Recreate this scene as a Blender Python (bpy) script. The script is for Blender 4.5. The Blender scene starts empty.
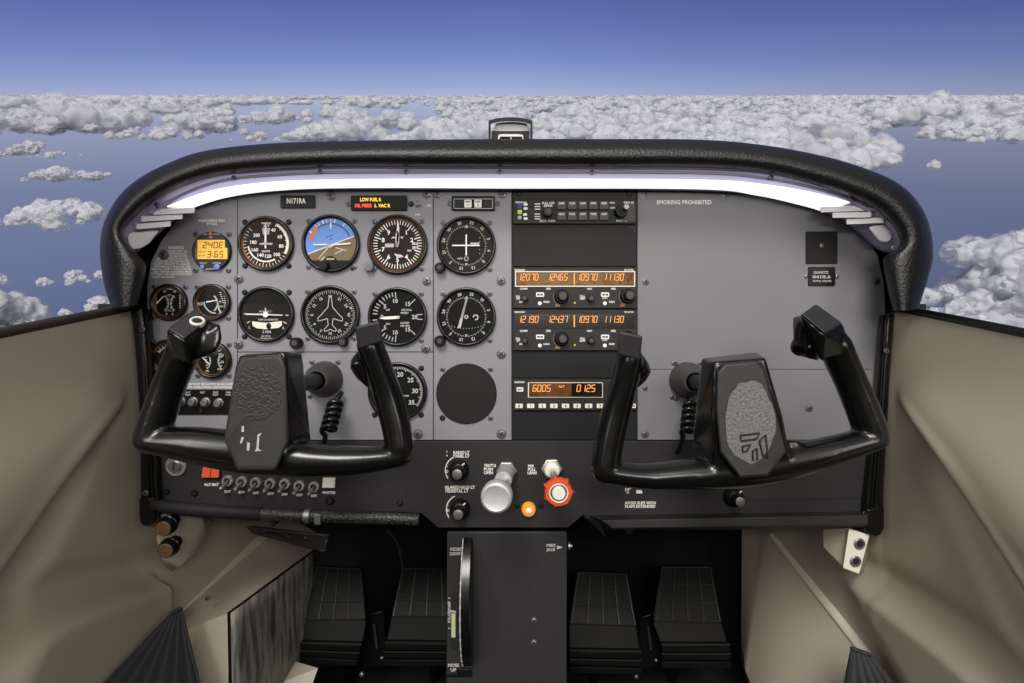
import bpy, bmesh, math, random
from mathutils import Vector, Matrix, noise
random.seed(7)
C = bpy.context.scene.collection
S = 0.0015          # metres per photograph pixel on the panel plane (Y = 0)
CX, CY, CD = 512.0, 341.5, 0.8   # image centre, camera distance from the panel
PI = math.pi
R = math.radians

def W(px, py, y=0.0):
    """panel-plane pixel -> world, moved along Y without perspective (for things mounted on the panel)"""
    return Vector(((px - CX) * S, y, (CY - py) * S))

def P(px, py, y=0.0):
    """point seen at that pixel when it stands at depth y"""
    k = S * (CD + y) / CD
    return Vector(((px - CX) * k, y, (CY - py) * k))

def lin(c):
    c = c / 255.0
    return c / 12.92 if c <= 0.04045 else ((c + 0.055) / 1.055) ** 2.4

def rgb(t, k=1.0):
    return (lin(t[0]) * k, lin(t[1]) * k, lin(t[2]) * k, 1.0)

# ------------------------------------------------------------------ materials
def mat(name, col, rough=0.5, metal=0.0, var=0.10, vscale=40.0, bump=0.0, bscale=400.0, spec=0.5, coat=0.0,
        emit=None, estr=0.0, brick=False):
    m = bpy.data.materials.new(name)
    m.use_nodes = True
    nt = m.node_tree
    b = nt.nodes['Principled BSDF']
    tc = nt.nodes.new('ShaderNodeTexCoord')
    n = nt.nodes.new('ShaderNodeTexNoise')
    n.inputs['Scale'].default_value = vscale
    n.inputs['Detail'].default_value = 4
    nt.links.new(tc.outputs['Object'], n.inputs['Vector'])
    mx = nt.nodes.new('ShaderNodeMix'); mx.data_type = 'RGBA'
    mx.inputs[6].default_value = rgb(col, 1 - var)
    mx.inputs[7].default_value = rgb(col, 1 + var)
    nt.links.new(n.outputs['Fac'], mx.inputs[0])
    nt.links.new(mx.outputs[2], b.inputs['Base Color'])
    b.inputs['Roughness'].default_value = rough
    b.inputs['Metallic'].default_value = metal
    b.inputs['Specular IOR Level'].default_value = spec
    b.inputs['Coat Weight'].default_value = coat
    b.inputs['Coat Roughness'].default_value = 0.15
    if bump > 0:
        n2 = nt.nodes.new('ShaderNodeTexNoise')
        n2.inputs['Scale'].default_value = bscale
        n2.inputs['Detail'].default_value = 3
        nt.links.new(tc.outputs['Object'], n2.inputs['Vector'])
        bp = nt.nodes.new('ShaderNodeBump')
        bp.inputs['Strength'].default_value = bump
        bp.inputs['Distance'].default_value = 0.001
        nt.links.new(n2.outputs['Fac'], bp.inputs['Height'])
        nt.links.new(bp.outputs['Normal'], b.inputs['Normal'])
    if emit:
        b.inputs['Emission Color'].default_value = rgb(emit)
        b.inputs['Emission Strength'].default_value = estr
    return m

def glass_mat(name, tint=(255, 255, 255), refl=1.0):
    m = bpy.data.materials.new(name); m.use_nodes = True
    nt = m.node_tree; nt.nodes.clear()
    out = nt.nodes.new('ShaderNodeOutputMaterial')
    tr = nt.nodes.new('ShaderNodeBsdfTransparent'); tr.inputs['Color'].default_value = rgb(tint)
    gl = nt.nodes.new('ShaderNodeBsdfGlossy'); gl.inputs['Roughness'].default_value = 0.16
    fr = nt.nodes.new('ShaderNodeFresnel'); fr.inputs['IOR'].default_value = 1.42
    ml = nt.nodes.new('ShaderNodeMath'); ml.operation = 'MULTIPLY'; ml.inputs[1].default_value = refl
    mx = nt.nodes.new('ShaderNodeMixShader')
    nt.links.new(fr.outputs[0], ml.inputs[0]); nt.links.new(ml.outputs[0], mx.inputs[0])
    nt.links.new(tr.outputs[0], mx.inputs[1]); nt.links.new(gl.outputs[0], mx.inputs[2])
    nt.links.new(mx.outputs[0], out.inputs['Surface'])
    return m

M = {}
M['panel'] = mat('grey panel paint', (132, 131, 137), 0.45, var=0.08, vscale=9, bump=0.08, bscale=900)
M['panel_r'] = mat('dark grey panel paint', (114, 113, 117), 0.45, var=0.10, vscale=6, bump=0.08, bscale=900)
M['lower'] = mat('charcoal panel paint', (44, 43, 44), 0.5, spec=0.25, var=0.12, vscale=20, bump=0.15, bscale=900)
M['hood'] = mat('black padded vinyl', (13, 13, 13), 0.40, var=0.25, vscale=30, bump=0.9, bscale=330, spec=0.55)
M['lip'] = mat('lavender grey plastic', (166, 161, 188), 0.42, var=0.12, vscale=15)
M['fin'] = mat('pale grey plastic', (236, 234, 238), 0.4, var=0.05, vscale=25)
M['lens'] = mat('white lamp lens', (250, 250, 250), 0.4, var=0.01, emit=(255, 254, 250), estr=1.0)
M['black'] = mat('satin black plastic', (15, 15, 15), 0.36, spec=0.25, var=0.2)
M['matte'] = mat('matt black plastic', (32, 32, 32), 0.6, spec=0.2, var=0.2, bump=0.15, bscale=700)
M['radio'] = mat('dark radio face', (44, 44, 45), 0.5, spec=0.2, var=0.12, bump=0.06)
M['blank'] = mat('smoky dark blanking plate', (34, 34, 35), 0.45, var=0.18, spec=0.15, vscale=14)
M['face'] = mat('black dial face', (13, 13, 13), 0.6, var=0.1, spec=0.15)
M['browndial'] = mat('warm brown-black dial face', (40, 30, 26), 0.6, var=0.12, spec=0.15)
M['greendial'] = mat('dark olive dial face', (26, 26, 21), 0.6, var=0.12, spec=0.15)
M['white'] = mat('white printing', (232, 230, 224), 0.6, var=0.04)
M['dimwhite'] = mat('greyed printing', (178, 178, 176), 0.6, var=0.06)
M['copper'] = mat('copper tint and warm reflection', (118, 76, 44), 0.4, var=0.35)
M['bezel'] = mat('black gauge bezel', (14, 14, 14), 0.28, var=0.15)
M['greybezel'] = mat('worn grey bezel edge', (110, 110, 114), 0.35, metal=0.4, var=0.2)
M['steel'] = mat('worn steel', (150, 150, 152), 0.38, metal=0.85, var=0.2, vscale=120)
M['screw'] = mat('dull screw metal', (116, 115, 118), 0.4, metal=0.6, var=0.25, vscale=300)
M['slot'] = mat('dark screw slot', (24, 24, 24), 0.6)
M['alu'] = mat('dull cast aluminium', (190, 190, 188), 0.45, metal=0.35, var=0.2, vscale=160, bump=0.3, bscale=500)
M['chrome'] = mat('bright plated nut', (215, 213, 210), 0.25, metal=0.8, var=0.1)
M['red'] = mat('orange-red knob plastic', (206, 78, 38), 0.42, var=0.12)
M['cream'] = mat('cream plastic', (226, 222, 208), 0.45, var=0.05)
M['amberlamp'] = mat('amber lamp cap', (228, 150, 40), 0.35, var=0.1, emit=(255, 160, 40), estr=0.25)
M['amber'] = mat('glowing amber digits', (120, 60, 20), 0.5, emit=(255, 172, 84), estr=1.1)
M['yellowtxt'] = mat('glowing yellow legend', (240, 200, 60), 0.5, emit=(250, 205, 70), estr=0.9)
M['redtxt'] = mat('glowing red legend', (230, 70, 40), 0.5, emit=(255, 90, 50), estr=0.9)
M['lcd'] = mat('amber lcd glass', (238, 184, 70), 0.5, var=0.06, emit=(255, 190, 70), estr=0.35)
M['lcdglare'] = mat('amber display glass with painted glare', (92, 62, 40), 0.2, var=0.9, bump=0.8, bscale=90, spec=0.20, vscale=60)  # lighter mottled amber stands in for glare on the glass
M['lcdglare'].node_tree.nodes['Principled BSDF'].inputs['Specular Tint'].default_value = (1.0, .72, .42, 1)
M['display'] = mat('dark display glass', (30, 20, 14), 0.15, var=0.25, vscale=50)
M['lcdink'] = mat('dark lcd segments', (70, 46, 14), 0.6)
M['orange'] = mat('orange paint', (222, 104, 40), 0.5, var=0.1)
M['yellow'] = mat('yellow paint', (205, 170, 60), 0.5, var=0.1)
M['green'] = mat('green button', (150, 190, 40), 0.5, emit=(170, 210, 50), estr=0.25)
M['bluebtn'] = mat('blue button', (120, 125, 220), 0.4)
M['navy'] = mat('navy blue key', (40, 40, 110), 0.4)
M['sky'] = mat('attitude sky blue', (96, 140, 214), 0.5, var=0.05)
M['skydark'] = mat('attitude blue ring', (60, 84, 140), 0.5, var=0.05)
M['earth'] = mat('attitude ground brown', (110, 92, 62), 0.5, var=0.12)
M['tan'] = mat('tan moulded plastic', (176, 168, 150), 0.5, var=0.06, vscale=5, bump=0.12, bscale=260)
M['tanlight'] = mat('light tan plastic', (200, 192, 172), 0.5, var=0.05)
M['seal'] = mat('dark brown window seal', (52, 46, 38), 0.6, var=0.2)
M['trim'] = mat('glossy black edge trim', (10, 10, 10), 0.24, var=0.2)
M['yoke'] = mat('polished black yoke plastic', (9, 9, 9), 0.22, var=0.15, vscale=50, spec=0.55, bump=0.03, bscale=500)
M['pad'] = mat('grey-black yoke pad', (42, 42, 41), 0.55, var=0.2, vscale=60, bump=0.35, bscale=600)
M['cap'] = mat('soft black grip cap', (40, 39, 41), 0.5, var=0.15, vscale=60)
M['rubber'] = mat('grey-black rubber', (58, 56, 55), 0.5, var=0.2)
M['worn'] = mat('worn crackled leather', (98, 97, 99), 0.40, var=0.75, vscale=330, bump=1.0, bscale=330)
M['wornblack'] = mat('crackled black leather', (40, 40, 40), 0.42, var=0.6, vscale=300, bump=1.0, bscale=380)
M['pedal'] = mat('black rubber pedal', (12, 12, 12), 0.5, var=0.25, spec=0.2, vscale=80)
M['pedalmetal'] = mat('pale pedal edge', (58, 57, 54), 0.4, metal=0.3, var=0.4, vscale=90)
M['pedalblack'] = mat('dull black pedal metal', (14, 14, 14), 0.5, var=0.2, spec=0.2)
M['footwell'] = mat('black footwell lining', (14, 14, 14), 0.8, var=0.3)
M['carpet'] = mat('black carpet', (15, 15, 15), 0.95, var=0.4, vscale=200, bump=0.6, bscale=900)
M['cloth'] = mat('charcoal pocket cloth', (44, 44, 46), 0.8, var=0.2, bump=0.4, bscale=1200)
M['brown'] = mat('brown plug face', (96, 72, 46), 0.4, var=0.25, vscale=150)
M['jackwhite'] = mat('off-white jack plate', (222, 218, 204), 0.5, var=0.04)
M['glass'] = glass_mat('instrument glass', refl=0.05)
M['pedestal'] = mat('dark grained pedestal paint', (42, 41, 42), 0.55, var=0.25, spec=0.3, vscale=160, bump=0.5, bscale=700)
M['palegreen'] = mat('pale green pointer', (176, 184, 140), 0.5)

def pattern_mat(name, dark, light, scale_vec, thresh, rough=0.6, seed=0.0, bump=0.4, wide=.03):
    """two-tone procedural wear: noise stretched by scale_vec, cut at thresh"""
    m = bpy.data.materials.new(name); m.use_nodes = True
    nt = m.node_tree; b = nt.nodes['Principled BSDF']
    tc = nt.nodes.new('ShaderNodeTexCoord')
    mp = nt.nodes.new('ShaderNodeMapping'); mp.inputs['Scale'].default_value = scale_vec
    mp.inputs['Location'].default_value = (seed, seed, seed)
    n = nt.nodes.new('ShaderNodeTexNoise'); n.inputs['Scale'].default_value = 1.0; n.inputs['Detail'].default_value = 6
    r = nt.nodes.new('ShaderNodeValToRGB')
    r.color_ramp.elements[0].position = thresh - wide; r.color_ramp.elements[0].color = rgb(dark)
    r.color_ramp.elements[1].position = thresh + wide; r.color_ramp.elements[1].color = rgb(light)
    nt.links.new(tc.outputs['Object'], mp.inputs[0]); nt.links.new(mp.outputs[0], n.inputs['Vector'])
    nt.links.new(n.outputs['Fac'], r.inputs[0]); nt.links.new(r.outputs[0], b.inputs['Base Color'])
    bp = nt.nodes.new('ShaderNodeBump'); bp.inputs['Strength'].default_value = bump; bp.inputs['Distance'].default_value = 0.001
    nt.links.new(n.outputs['Fac'], bp.inputs['Height']); nt.links.new(bp.outputs[0], b.inputs['Normal'])
    b.inputs['Roughness'].default_value = rough
    return m
M['scuff'] = pattern_mat('scuffed paint over grey metal', (70, 68, 62), (150, 147, 134), (3, 75, 13), 0.47, 0.5, wide=.14)
M['chipped'] = pattern_mat('chipped black paint', (30, 30, 29), (120, 116, 104), (60, 60, 140), 0.66, 0.5)
M['braid'] = pattern_mat('black braided sleeve', (14, 14, 14), (110, 108, 102), (520, 520, 520), 0.58, 0.45)

# ------------------------------------------------------------------ mesh builder
OFF = {}            # object name -> world offset of its local frame
_tc = {}
def text_mesh(s):
    if s not in _tc:
        cu = bpy.data.curves.new('letters', 'FONT'); cu.body = s; cu.resolution_u = 2; cu.offset = 0.03
        o = bpy.data.objects.new('letters', cu); C.objects.link(o)
        dg = bpy.context.evaluated_depsgraph_get()
        me = bpy.data.meshes.new_from_object(o.evaluated_get(dg))
        vs = [(v.co.x, v.co.y) for v in me.vertices]; fs = [tuple(p.vertices) for p in me.polygons]
        bpy.data.objects.remove(o); bpy.data.curves.remove(cu); bpy.data.meshes.remove(me)
        _tc[s] = (vs, fs)
    return _tc[s]

class MB:
    def __init__(s): s.v = []; s.f = []; s.mi = []; s.cur = 0
    def add(s, vs, fs):
        o = len(s.v); s.v += [Vector(v) for v in vs]
        for f in fs: s.f.append(tuple(o + i for i in f)); s.mi.append(s.cur)
        return s
    def slot(s, i): s.cur = i; return s
    # --- solids
    def prism(s, poly, y0, y1):
        """poly: world (x, z) pairs; front y0, back y1"""
        n = len(poly)
        vs = [(x, y0, z) for x, z in poly] + [(x, y1, z) for x, z in poly]
        fs = [tuple(range(n)), tuple(range(2 * n - 1, n - 1, -1))]
        fs += [(i, (i + 1) % n, n + (i + 1) % n, n + i) for i in range(n)]
        return s.add(vs, fs)
    def pxpoly(s, pts, y0, y1):
        return s.prism([((a - CX) * S, (CY - b) * S) for a, b in pts], y0, y1)
    def pxrect(s, x0, y0, x1, y1, yf, yb, r=0.0):
        if r <= 0: return s.pxpoly([(x0, y0), (x1, y0), (x1, y1), (x0, y1)], yf, yb)
        p = []
        for cx, cy, a0 in ((x1 - r, y0 + r, -90), (x1 - r, y1 - r, 0), (x0 + r, y1 - r, 90), (x0 + r, y0 + r, 180)):
            for k in range(5):
                a = R(a0 + 90 * k / 4); p.append((cx + r * math.cos(a), cy + r * math.sin(a)))
        return s.pxpoly(p, yf, yb)
    def box(s, x0, x1, y0, y1, z0, z1):
        return s.prism([(x0, z0), (x1, z0), (x1, z1), (x0, z1)], y0, y1)
    def lathe(s, cx, cy, prof, n=40, close=True):
        """revolve (radius px, y metres) about the Y axis through panel pixel (cx, cy)"""
        c = W(cx, cy); vs = []; fs = []; m = len(prof)
        for r, y in prof:
            for k in range(n):
                a = 2 * PI * k / n
                vs.append((c.x + r * S * math.sin(a), y, c.z + r * S * math.cos(a)))
        for j in range(m - 1):
            for k in range(n):
                a, b = j * n + k, j * n + (k + 1) % n
                fs.append((a, b, b + n, a + n))
        if close:
            fs.append(tuple(range(n))); fs.append(tuple(range((m - 1) * n, m * n))[::-1])
        return s.add(vs, fs)
    def lathe3(s, o, d, prof, n=24):
        """revolve (radius m, distance m) about direction d from point o"""
        d = Vector(d).normalized(); q = d.to_track_quat('Z', 'Y'); vs = []; fs = []
        for r, h in prof:
            for k in range(n):
                a = 2 * PI * k / n
                vs.append(Vector(o) + q @ Vector((r * math.cos(a), r * math.sin(a), h)))
        for j in range(len(prof) - 1):
            for k in range(n):
                a, b = j * n + k, j * n + (k + 1) % n
                fs.append((a, b, b + n, a + n))
        m = len(prof)
        fs.append(tuple(range(n))[::-1]); fs.append(tuple(range((m - 1) * n, m * n)))
        return s.add(vs, fs)
    def tube(s, pts, rad, n=12, up=None, flat=1.0, cap=True):
        """swept tube; rad float or list of radii / (in-plane, out-of-plane) pairs; up fixes the section's second axis"""
        pts = [Vector(p) for p in pts]; vs = []; fs = []; m = len(pts)
        prev = None
        for i, p in enumerate(pts):
            t = (pts[min(i + 1, m - 1)] - pts[max(i - 1, 0)]).normalized()
            if up is not None:
                u = Vector(up); u = (u - t * u.dot(t)).normalized()
            else:
                u = prev if prev is not None else (Vector((0, 1, 0)) if abs(t.y) < 0.9 else Vector((1, 0, 0)))
                u = (u - t * u.dot(t)).normalized()
            prev = u; w = t.cross(u)
            r = rad[i] if isinstance(rad, (list, tuple)) else rad
            ra, rb = r if isinstance(r, (list, tuple)) else (r, r * flat)
            for k in range(n):
                a = 2 * PI * k / n
                vs.append(p + w * (ra * math.cos(a)) + u * (rb * math.sin(a)))
        for i in range(m - 1):
            for k in range(n):
                a, b = i * n + k, i * n + (k + 1) % n
                fs.append((a, b, b + n, a + n))
        if cap: fs.append(tuple(range(n))[::-1]); fs.append(tuple(range((m - 1) * n, m * n)))
        return s.add(vs, fs)
    def hull(s, pts):
        bm = bmesh.new()
        for p in pts: bm.verts.new(p)
        r = bmesh.ops.convex_hull(bm, input=bm.verts)
        bm.verts.ensure_lookup_table(); bm.verts.index_update()
        used = {v for f in bm.faces for v in f.verts}
        idx = {}; vs = []
        for v in used: idx[v] = len(vs); vs.append(v.co.copy())
        fs = [tuple(idx[v] for v in f.verts) for f in bm.faces]
        bm.free(); return s.add(vs, fs)
    def ball(s, c, rx, ry=None, rz=None, n=20, m=12):
        ry = rx if ry is None else ry; rz = rx if rz is None else rz; c = Vector(c)
        vs = [c + Vector((0, 0, rz))]; fs = []
        for j in range(1, m):
            t = PI * j / m
            for k in range(n):
                a = 2 * PI * k / n
                vs.append(c + Vector((rx * math.sin(t) * math.cos(a), ry * math.sin(t) * math.sin(a), rz * math.cos(t))))
        vs.append(c - Vector((0, 0, rz))); L = len(vs) - 1
        for k in range(n): fs.append((0, 1 + k, 1 + (k + 1) % n)); fs.append((L, L - 1 - k, L - 1 - (k + 1) % n))
        for j in range(m - 2):
            for k in range(n):
                a, b = 1 + j * n + k, 1 + j * n + (k + 1) % n
                fs.append((a, a + n, b + n, b))
        return s.add(vs, fs)
    def grid(s, rows):
        """rows of points -> quads"""
        nr, nc = len(rows), len(rows[0])
        return s.add([p for r in rows for p in r],
                     [(i * nc + j, i * nc + j + 1, (i + 1) * nc + j + 1, (i + 1) * nc + j) for i in range(nr - 1) for j in range(nc - 1)])
    # --- flat printing on a plane y
    def line(s, x0, y0, x1, y1, w, y):
        d = Vector((x1 - x0, y1 - y0)); L = d.length or 1; n = Vector((-d.y, d.x)) * (w / 2 / L)
        q = [(x0 + n.x, y0 + n.y), (x1 + n.x, y1 + n.y), (x1 - n.x, y1 - n.y), (x0 - n.x, y0 - n.y)]
        return s.add([W(a, b, y) for a, b in q], [(0, 1, 2, 3)])
    def flat(s, pts, y): return s.add([W(a, b, y) for a, b in pts], [tuple(range(len(pts)))])
    def arc(s, cx, cy, r0, r1, a0, a1, y, n=None):
        n = n or max(3, int(abs(a1 - a0) / 6)); A = []; B = []
        for k in range(n + 1):
            a = R(a0 + (a1 - a0) * k / n); sn, cs = math.sin(a), math.cos(a)
            A.append(W(cx + r0 * sn, cy - r0 * cs, y)); B.append(W(cx + r1 * sn, cy - r1 * cs, y))
        return s.grid([A, B])
    def tick(s, cx, cy, a, r0, r1, w, y):
        a = R(a); sn, cs = math.sin(a), math.cos(a)
        return s.line(cx + r0 * sn, cy - r0 * cs, cx + r1 * sn, cy - r1 * cs, w, y)
    def text(s, t, cx, cy, h, y, w=None, rot=0.0, align='c', persp=None):
        vs, fs = text_mesh(t)
        if not vs: return s
        x0 = min(v[0] for v in vs); x1 = max(v[0] for v in vs)
        k = h / 0.70; kx = k if w is None else w / (x1 - x0)
        ox = {'c': (x0 + x1) / 2, 'l': x0, 'r': x1}[align]
        ca, sa = math.cos(R(rot)), math.sin(R(rot)); out = []
        for a, b in vs:
            u, v = (a - ox) * kx, -(b - 0.35) * k
            out.append((persp or W)(cx + u * ca - v * sa, cy + u * sa + v * ca, y))
        return s.add(out, fs)
    def seg7(s, t, x, y, w, h, th, yy, gap=None, slant=0.12):
        """seven-segment string starting at left x, top y"""
        gap = gap or w * 0.45
        T = {'0': 'abcdef', '1': 'bc', '2': 'abged', '3': 'abgcd', '4': 'fgbc', '5': 'afgcd', '6': 'afgedc', '7': 'abc', '8': 'abcdefg', '9': 'abcdfg', 'E': 'afged', '-': 'g', ' ': ''}
        for ch in t:
            if ch == '.': s.line(x - gap * .5, y + h - th, x - gap * .5, y + h, th, yy); continue
            if ch == ':': s.line(x, y + h * .3, x, y + h * .3 + th, th, yy); s.line(x, y + h * .7, x, y + h * .7 + th, th, yy); x += gap; continue
            sl = slant * h
            pts = {'a': (0, 0, w, 0), 'b': (w, 0, w, .5), 'c': (w, .5, w, 1), 'd': (0, 1, w, 1), 'e': (0, .5, 0, 1), 'f': (0, 0, 0, .5), 'g': (0, .5, w, .5)}
            for q in T[ch]:
                a, b, c, d = pts[q]
                s.line(x + a + sl * (1 - b), y + b * h, x + c + sl * (1 - d), y + d * h, th, yy)
            x += w + gap
        return s
    def remesh(s, vox, it=8):
        """union everything into one smooth skin"""
        me = bpy.data.meshes.new('tmp'); me.from_pydata(s.v, [], s.f); me.update()
        bm = bmesh.new(); bm.from_mesh(me); bmesh.ops.recalc_face_normals(bm, faces=bm.faces); bm.to_mesh(me); bm.free()
        o = bpy.data.objects.new('tmp', me); C.objects.link(o)
        r = o.modifiers.new('r', 'REMESH'); r.mode = 'VOXEL'; r.voxel_size = vox; r.use_smooth_shade = True
        if it: sm = o.modifiers.new('s', 'SMOOTH'); sm.factor = 0.5; sm.iterations = it
        dg = bpy.context.evaluated_depsgraph_get()
        e = bpy.data.meshes.new_from_object(o.evaluated_get(dg))
        s.v = [v.co.copy() for v in e.vertices]; s.f = [tuple(p.vertices) for p in e.polygons]; s.mi = [0] * len(s.f)
        bpy.data.objects.remove(o); bpy.data.meshes.remove(me); bpy.data.meshes.remove(e)
        return s
    # --- linking
    def mesh(s, name, mats, off=Vector((0, 0, 0)), angle=35, fix=True):
        me = bpy.data.meshes.new(name)
        me.from_pydata([v - off for v in s.v], [], s.f); me.update()
        mats = mats if isinstance(mats, (list, tuple)) else [mats]
        for m in mats: me.materials.append(m)
        for p, i in zip(me.polygons, s.mi): p.material_index = i
        if fix:
            bm = bmesh.new(); bm.from_mesh(me); bmesh.ops.recalc_face_normals(bm, faces=bm.faces); bm.to_mesh(me); bm.free()
        me.shade_smooth()
        me.set_sharp_from_angle(angle=R(angle))
        return me
    def build(s, name, mats, parent=None, angle=35, bevel=0.0, seg=2, fix=True, label=None):
        if parent is not None: off = OFF[parent.name]
        else:
            lo = [min(v[i] for v in s.v) for i in range(3)]; hi = [max(v[i] for v in s.v) for i in range(3)]
            off = Vector(((lo[0] + hi[0]) / 2, (lo[1] + hi[1]) / 2, lo[2]))
        o = bpy.data.objects.new(name, s.mesh(name, mats, off, angle, fix)); C.objects.link(o)
        if parent is not None: o.parent = parent
        else: o.location = off
        OFF[o.name] = off.copy()
        if bevel > 0:
            b = o.modifiers.new('edge', 'BEVEL'); b.width = bevel; b.segments = seg; b.limit_method = 'ANGLE'; b.angle_limit = R(40)
        if label: o['label'] = label
        return o

def tag(o, label, cat, group=None, kind=None):
    o['label'] = label; o['category'] = cat
    if group: o['group'] = group
    if kind: o['kind'] = kind
    return o

def thing(name, label, cat, loc, group=None):
    o = bpy.data.objects.new(name, None); C.objects.link(o); o.empty_display_size = 0.02
    o.location = loc; OFF[o.name] = Vector(loc)
    return tag(o, label, cat, group)

def struct(o, label=None):
    o['kind'] = 'structure'
    if label: o['label'] = label
    return o

def put(mesh, name, parent, pos, rot=0.0, scale=1.0):
    """a part that shares mesh data, standing at world pos"""
    o = bpy.data.objects.new(name, mesh); C.objects.link(o); o.parent = parent
    o.location = Vector(pos) - OFF[parent.name]; o.rotation_euler = (0, rot, 0); o.scale = (scale,) * 3
    OFF[o.name] = Vector(pos)
    return o

def copy_thing(root, delta):
    """copy a thing, its parts and their sub-parts; delta moves the copy"""
    r = root.copy(); C.objects.link(r); r.location = root.location + Vector(delta)
    OFF[r.name] = OFF[root.name] + Vector(delta)
    for ch in root.children:
        c = ch.copy(); C.objects.link(c); c.parent = r
        for g in ch.children:
            d = g.copy(); C.objects.link(d); d.parent = c
    return r

def spline(pts, n):
    """Catmull-Rom resample of tuples to n points"""
    pts = [Vector(p) for p in pts]; m = len(pts); out = []
    for i in range(n):
        t = i / (n - 1) * (m - 1); k = min(int(t), m - 2); f = t - k
        a, b, c, d = pts[max(k - 1, 0)], pts[k], pts[k + 1], pts[min(k + 2, m - 1)]
        out.append(0.5 * ((2 * b) + (c - a) * f + (2 * a - 5 * b + 4 * c - d) * f * f + (3 * b - a - 3 * c + d) * f ** 3))
    return out

# shared screw meshes (local, axis along -Y)
def screw_mesh(name, r, h, ms, n=16, washer=0.0):
    b = MB()
    prof = [(r, 0.0), (r, -h * .35), (r * .85, -h * .8), (r * .5, -h), (0.02 * r, -h)]
    if washer: prof = [(washer, 0.0), (washer, -0.0006), (r * 1.02, -0.0008)] + prof[1:]
    vs = []; fs = []
    for q, y in prof:
        for k in range(n):
            a = 2 * PI * k / n; vs.append((q * math.sin(a), y, q * math.cos(a)))
    for j in range(len(prof) - 1):
        for k in range(n): fs.append((j * n + k, j * n + (k + 1) % n, (j + 1) * n + (k + 1) % n, (j + 1) * n + k))
    b.add(vs, fs); b.slot(1)
    for a in (0.5, 0.5 + PI / 2):
        ca, sa = math.cos(a), math.sin(a); L, w = r * .62, r * .15
        q = [(L, w), (L, -w), (-L, -w), (-L, w)]
        b.add([(x * ca - z * sa, -h - 0.0002, x * sa + z * ca) for x, z in q], [(0, 1, 2, 3)])
    return b.mesh(name, ms)
SCREW = screw_mesh('panel_screw', 0.0060, 0.0030, [M['screw'], M['slot']], washer=0.0078)
SMALL = screw_mesh('mounting_screw', 0.0040, 0.0022, [M['screw'], M['slot']])
SMALLK = screw_mesh('black_mounting_screw', 0.0042, 0.0022, [M['black'], M['slot']])
DOME = screw_mesh('dome_screw', 0.0050, 0.0040, [M['steel'], M['slot']])
KEY, AREA, SUN = 1.0, 0.95, 2.5
# ------------------------------------------------------------------ camera, sky, daylight
cam = bpy.data.cameras.new('camera'); co = bpy.data.objects.new('camera', cam); C.objects.link(co)
co.location = (0, -CD, 0); co.rotation_euler = (R(90), 0, 0)
cam.sensor_width = 36; cam.sensor_fit = 'HORIZONTAL'; cam.lens = 36 * (CD / S) / 1024; cam.clip_start = 0.01; cam.clip_end = 60000
sc = bpy.context.scene; sc.camera = co
sc.view_settings.view_transform = 'Standard'; sc.view_settings.look = 'None'
sc.view_settings.gamma = 1; sc.view_settings.use_curve_mapping = False; sc.view_settings.exposure = 0
sc.cycles.sample_clamp_direct = 4; sc.cycles.sample_clamp_indirect = 3; sc.cycles.max_bounces = 8; sc.cycles.transparent_max_bounces = 12

PITCH = math.atan((CY - 95) / (CD / S))     # the aeroplane flies nose-down against the horizon
SA, CA = math.sin(PITCH), math.cos(PITCH)
UP = Vector((0, -SA, CA)); FW = Vector((0, CA, SA)); RT = Vector((1, 0, 0)); EYE = Vector((0, -CD, 0))

w = bpy.data.worlds.new('sky'); sc.world = w; w.use_nodes = True
nt = w.node_tree; nt.nodes.clear()
out = nt.nodes.new('ShaderNodeOutputWorld'); bg = nt.nodes.new('ShaderNodeBackground')
tc = nt.nodes.new('ShaderNodeTexCoord')
def dot(v):
    n = nt.nodes.new('ShaderNodeVectorMath'); n.operation = 'DOT_PRODUCT'
    nt.links.new(tc.outputs['Generated'], n.inputs[0]); n.inputs[1].default_value = v
    return n.outputs['Value']
def mth(op, a, b, clamp=False):
    n = nt.nodes.new('ShaderNodeMath'); n.operation = op; n.use_clamp = clamp
    for i, q in enumerate((a, b)):
        if isinstance(q, (int, float)): n.inputs[i].default_value = q
        else: nt.links.new(q, n.inputs[i])
    return n.outputs[0]
el = dot(UP)
fac = mth('ADD', mth('MULTIPLY', el, 0.5), 0.5)
ramp = nt.nodes.new('ShaderNodeValToRGB'); nt.links.new(fac, ramp.inputs[0])
stops = [(-1.0, (96, 100, 120)), (-0.42, (84, 95, 134)), (-0.28, (101, 112, 151)), (-0.12, (124, 134, 169)), (-0.05, (150, 158, 188)), (-0.005, (174, 184, 212)),
         (0.012, (156, 172, 214)), (0.05, (126, 144, 202)), (0.10, (102, 118, 184)), (0.15, (86, 101, 166)), (0.26, (70, 86, 156)), (0.45, (112, 114, 124)), (1.0, (160, 158, 154))]
cr = ramp.color_ramp
while len(cr.elements) < len(stops): cr.elements.new(0.5)
for e, (p, c) in zip(cr.elements, stops): e.position = p * .5 + .5; e.color = rgb(c)
# the sky falls off a little to the right of the nose
side = mth('SUBTRACT', 1.0, mth('MULTIPLY', mth('MAXIMUM', dot((1, 0, 0)), 0.0), 0.45))
sidel = mth('SUBTRACT', 1.0, mth('MULTIPLY', mth('MAXIMUM', dot((-1, 0, 0)), 0.0), 0.15))
sv = nt.nodes.new('ShaderNodeVectorMath'); sv.operation = 'SCALE'
nt.links.new(ramp.outputs[0], sv.inputs[0]); nt.links.new(mth('MULTIPLY', side, sidel), sv.inputs['Scale'])
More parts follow.
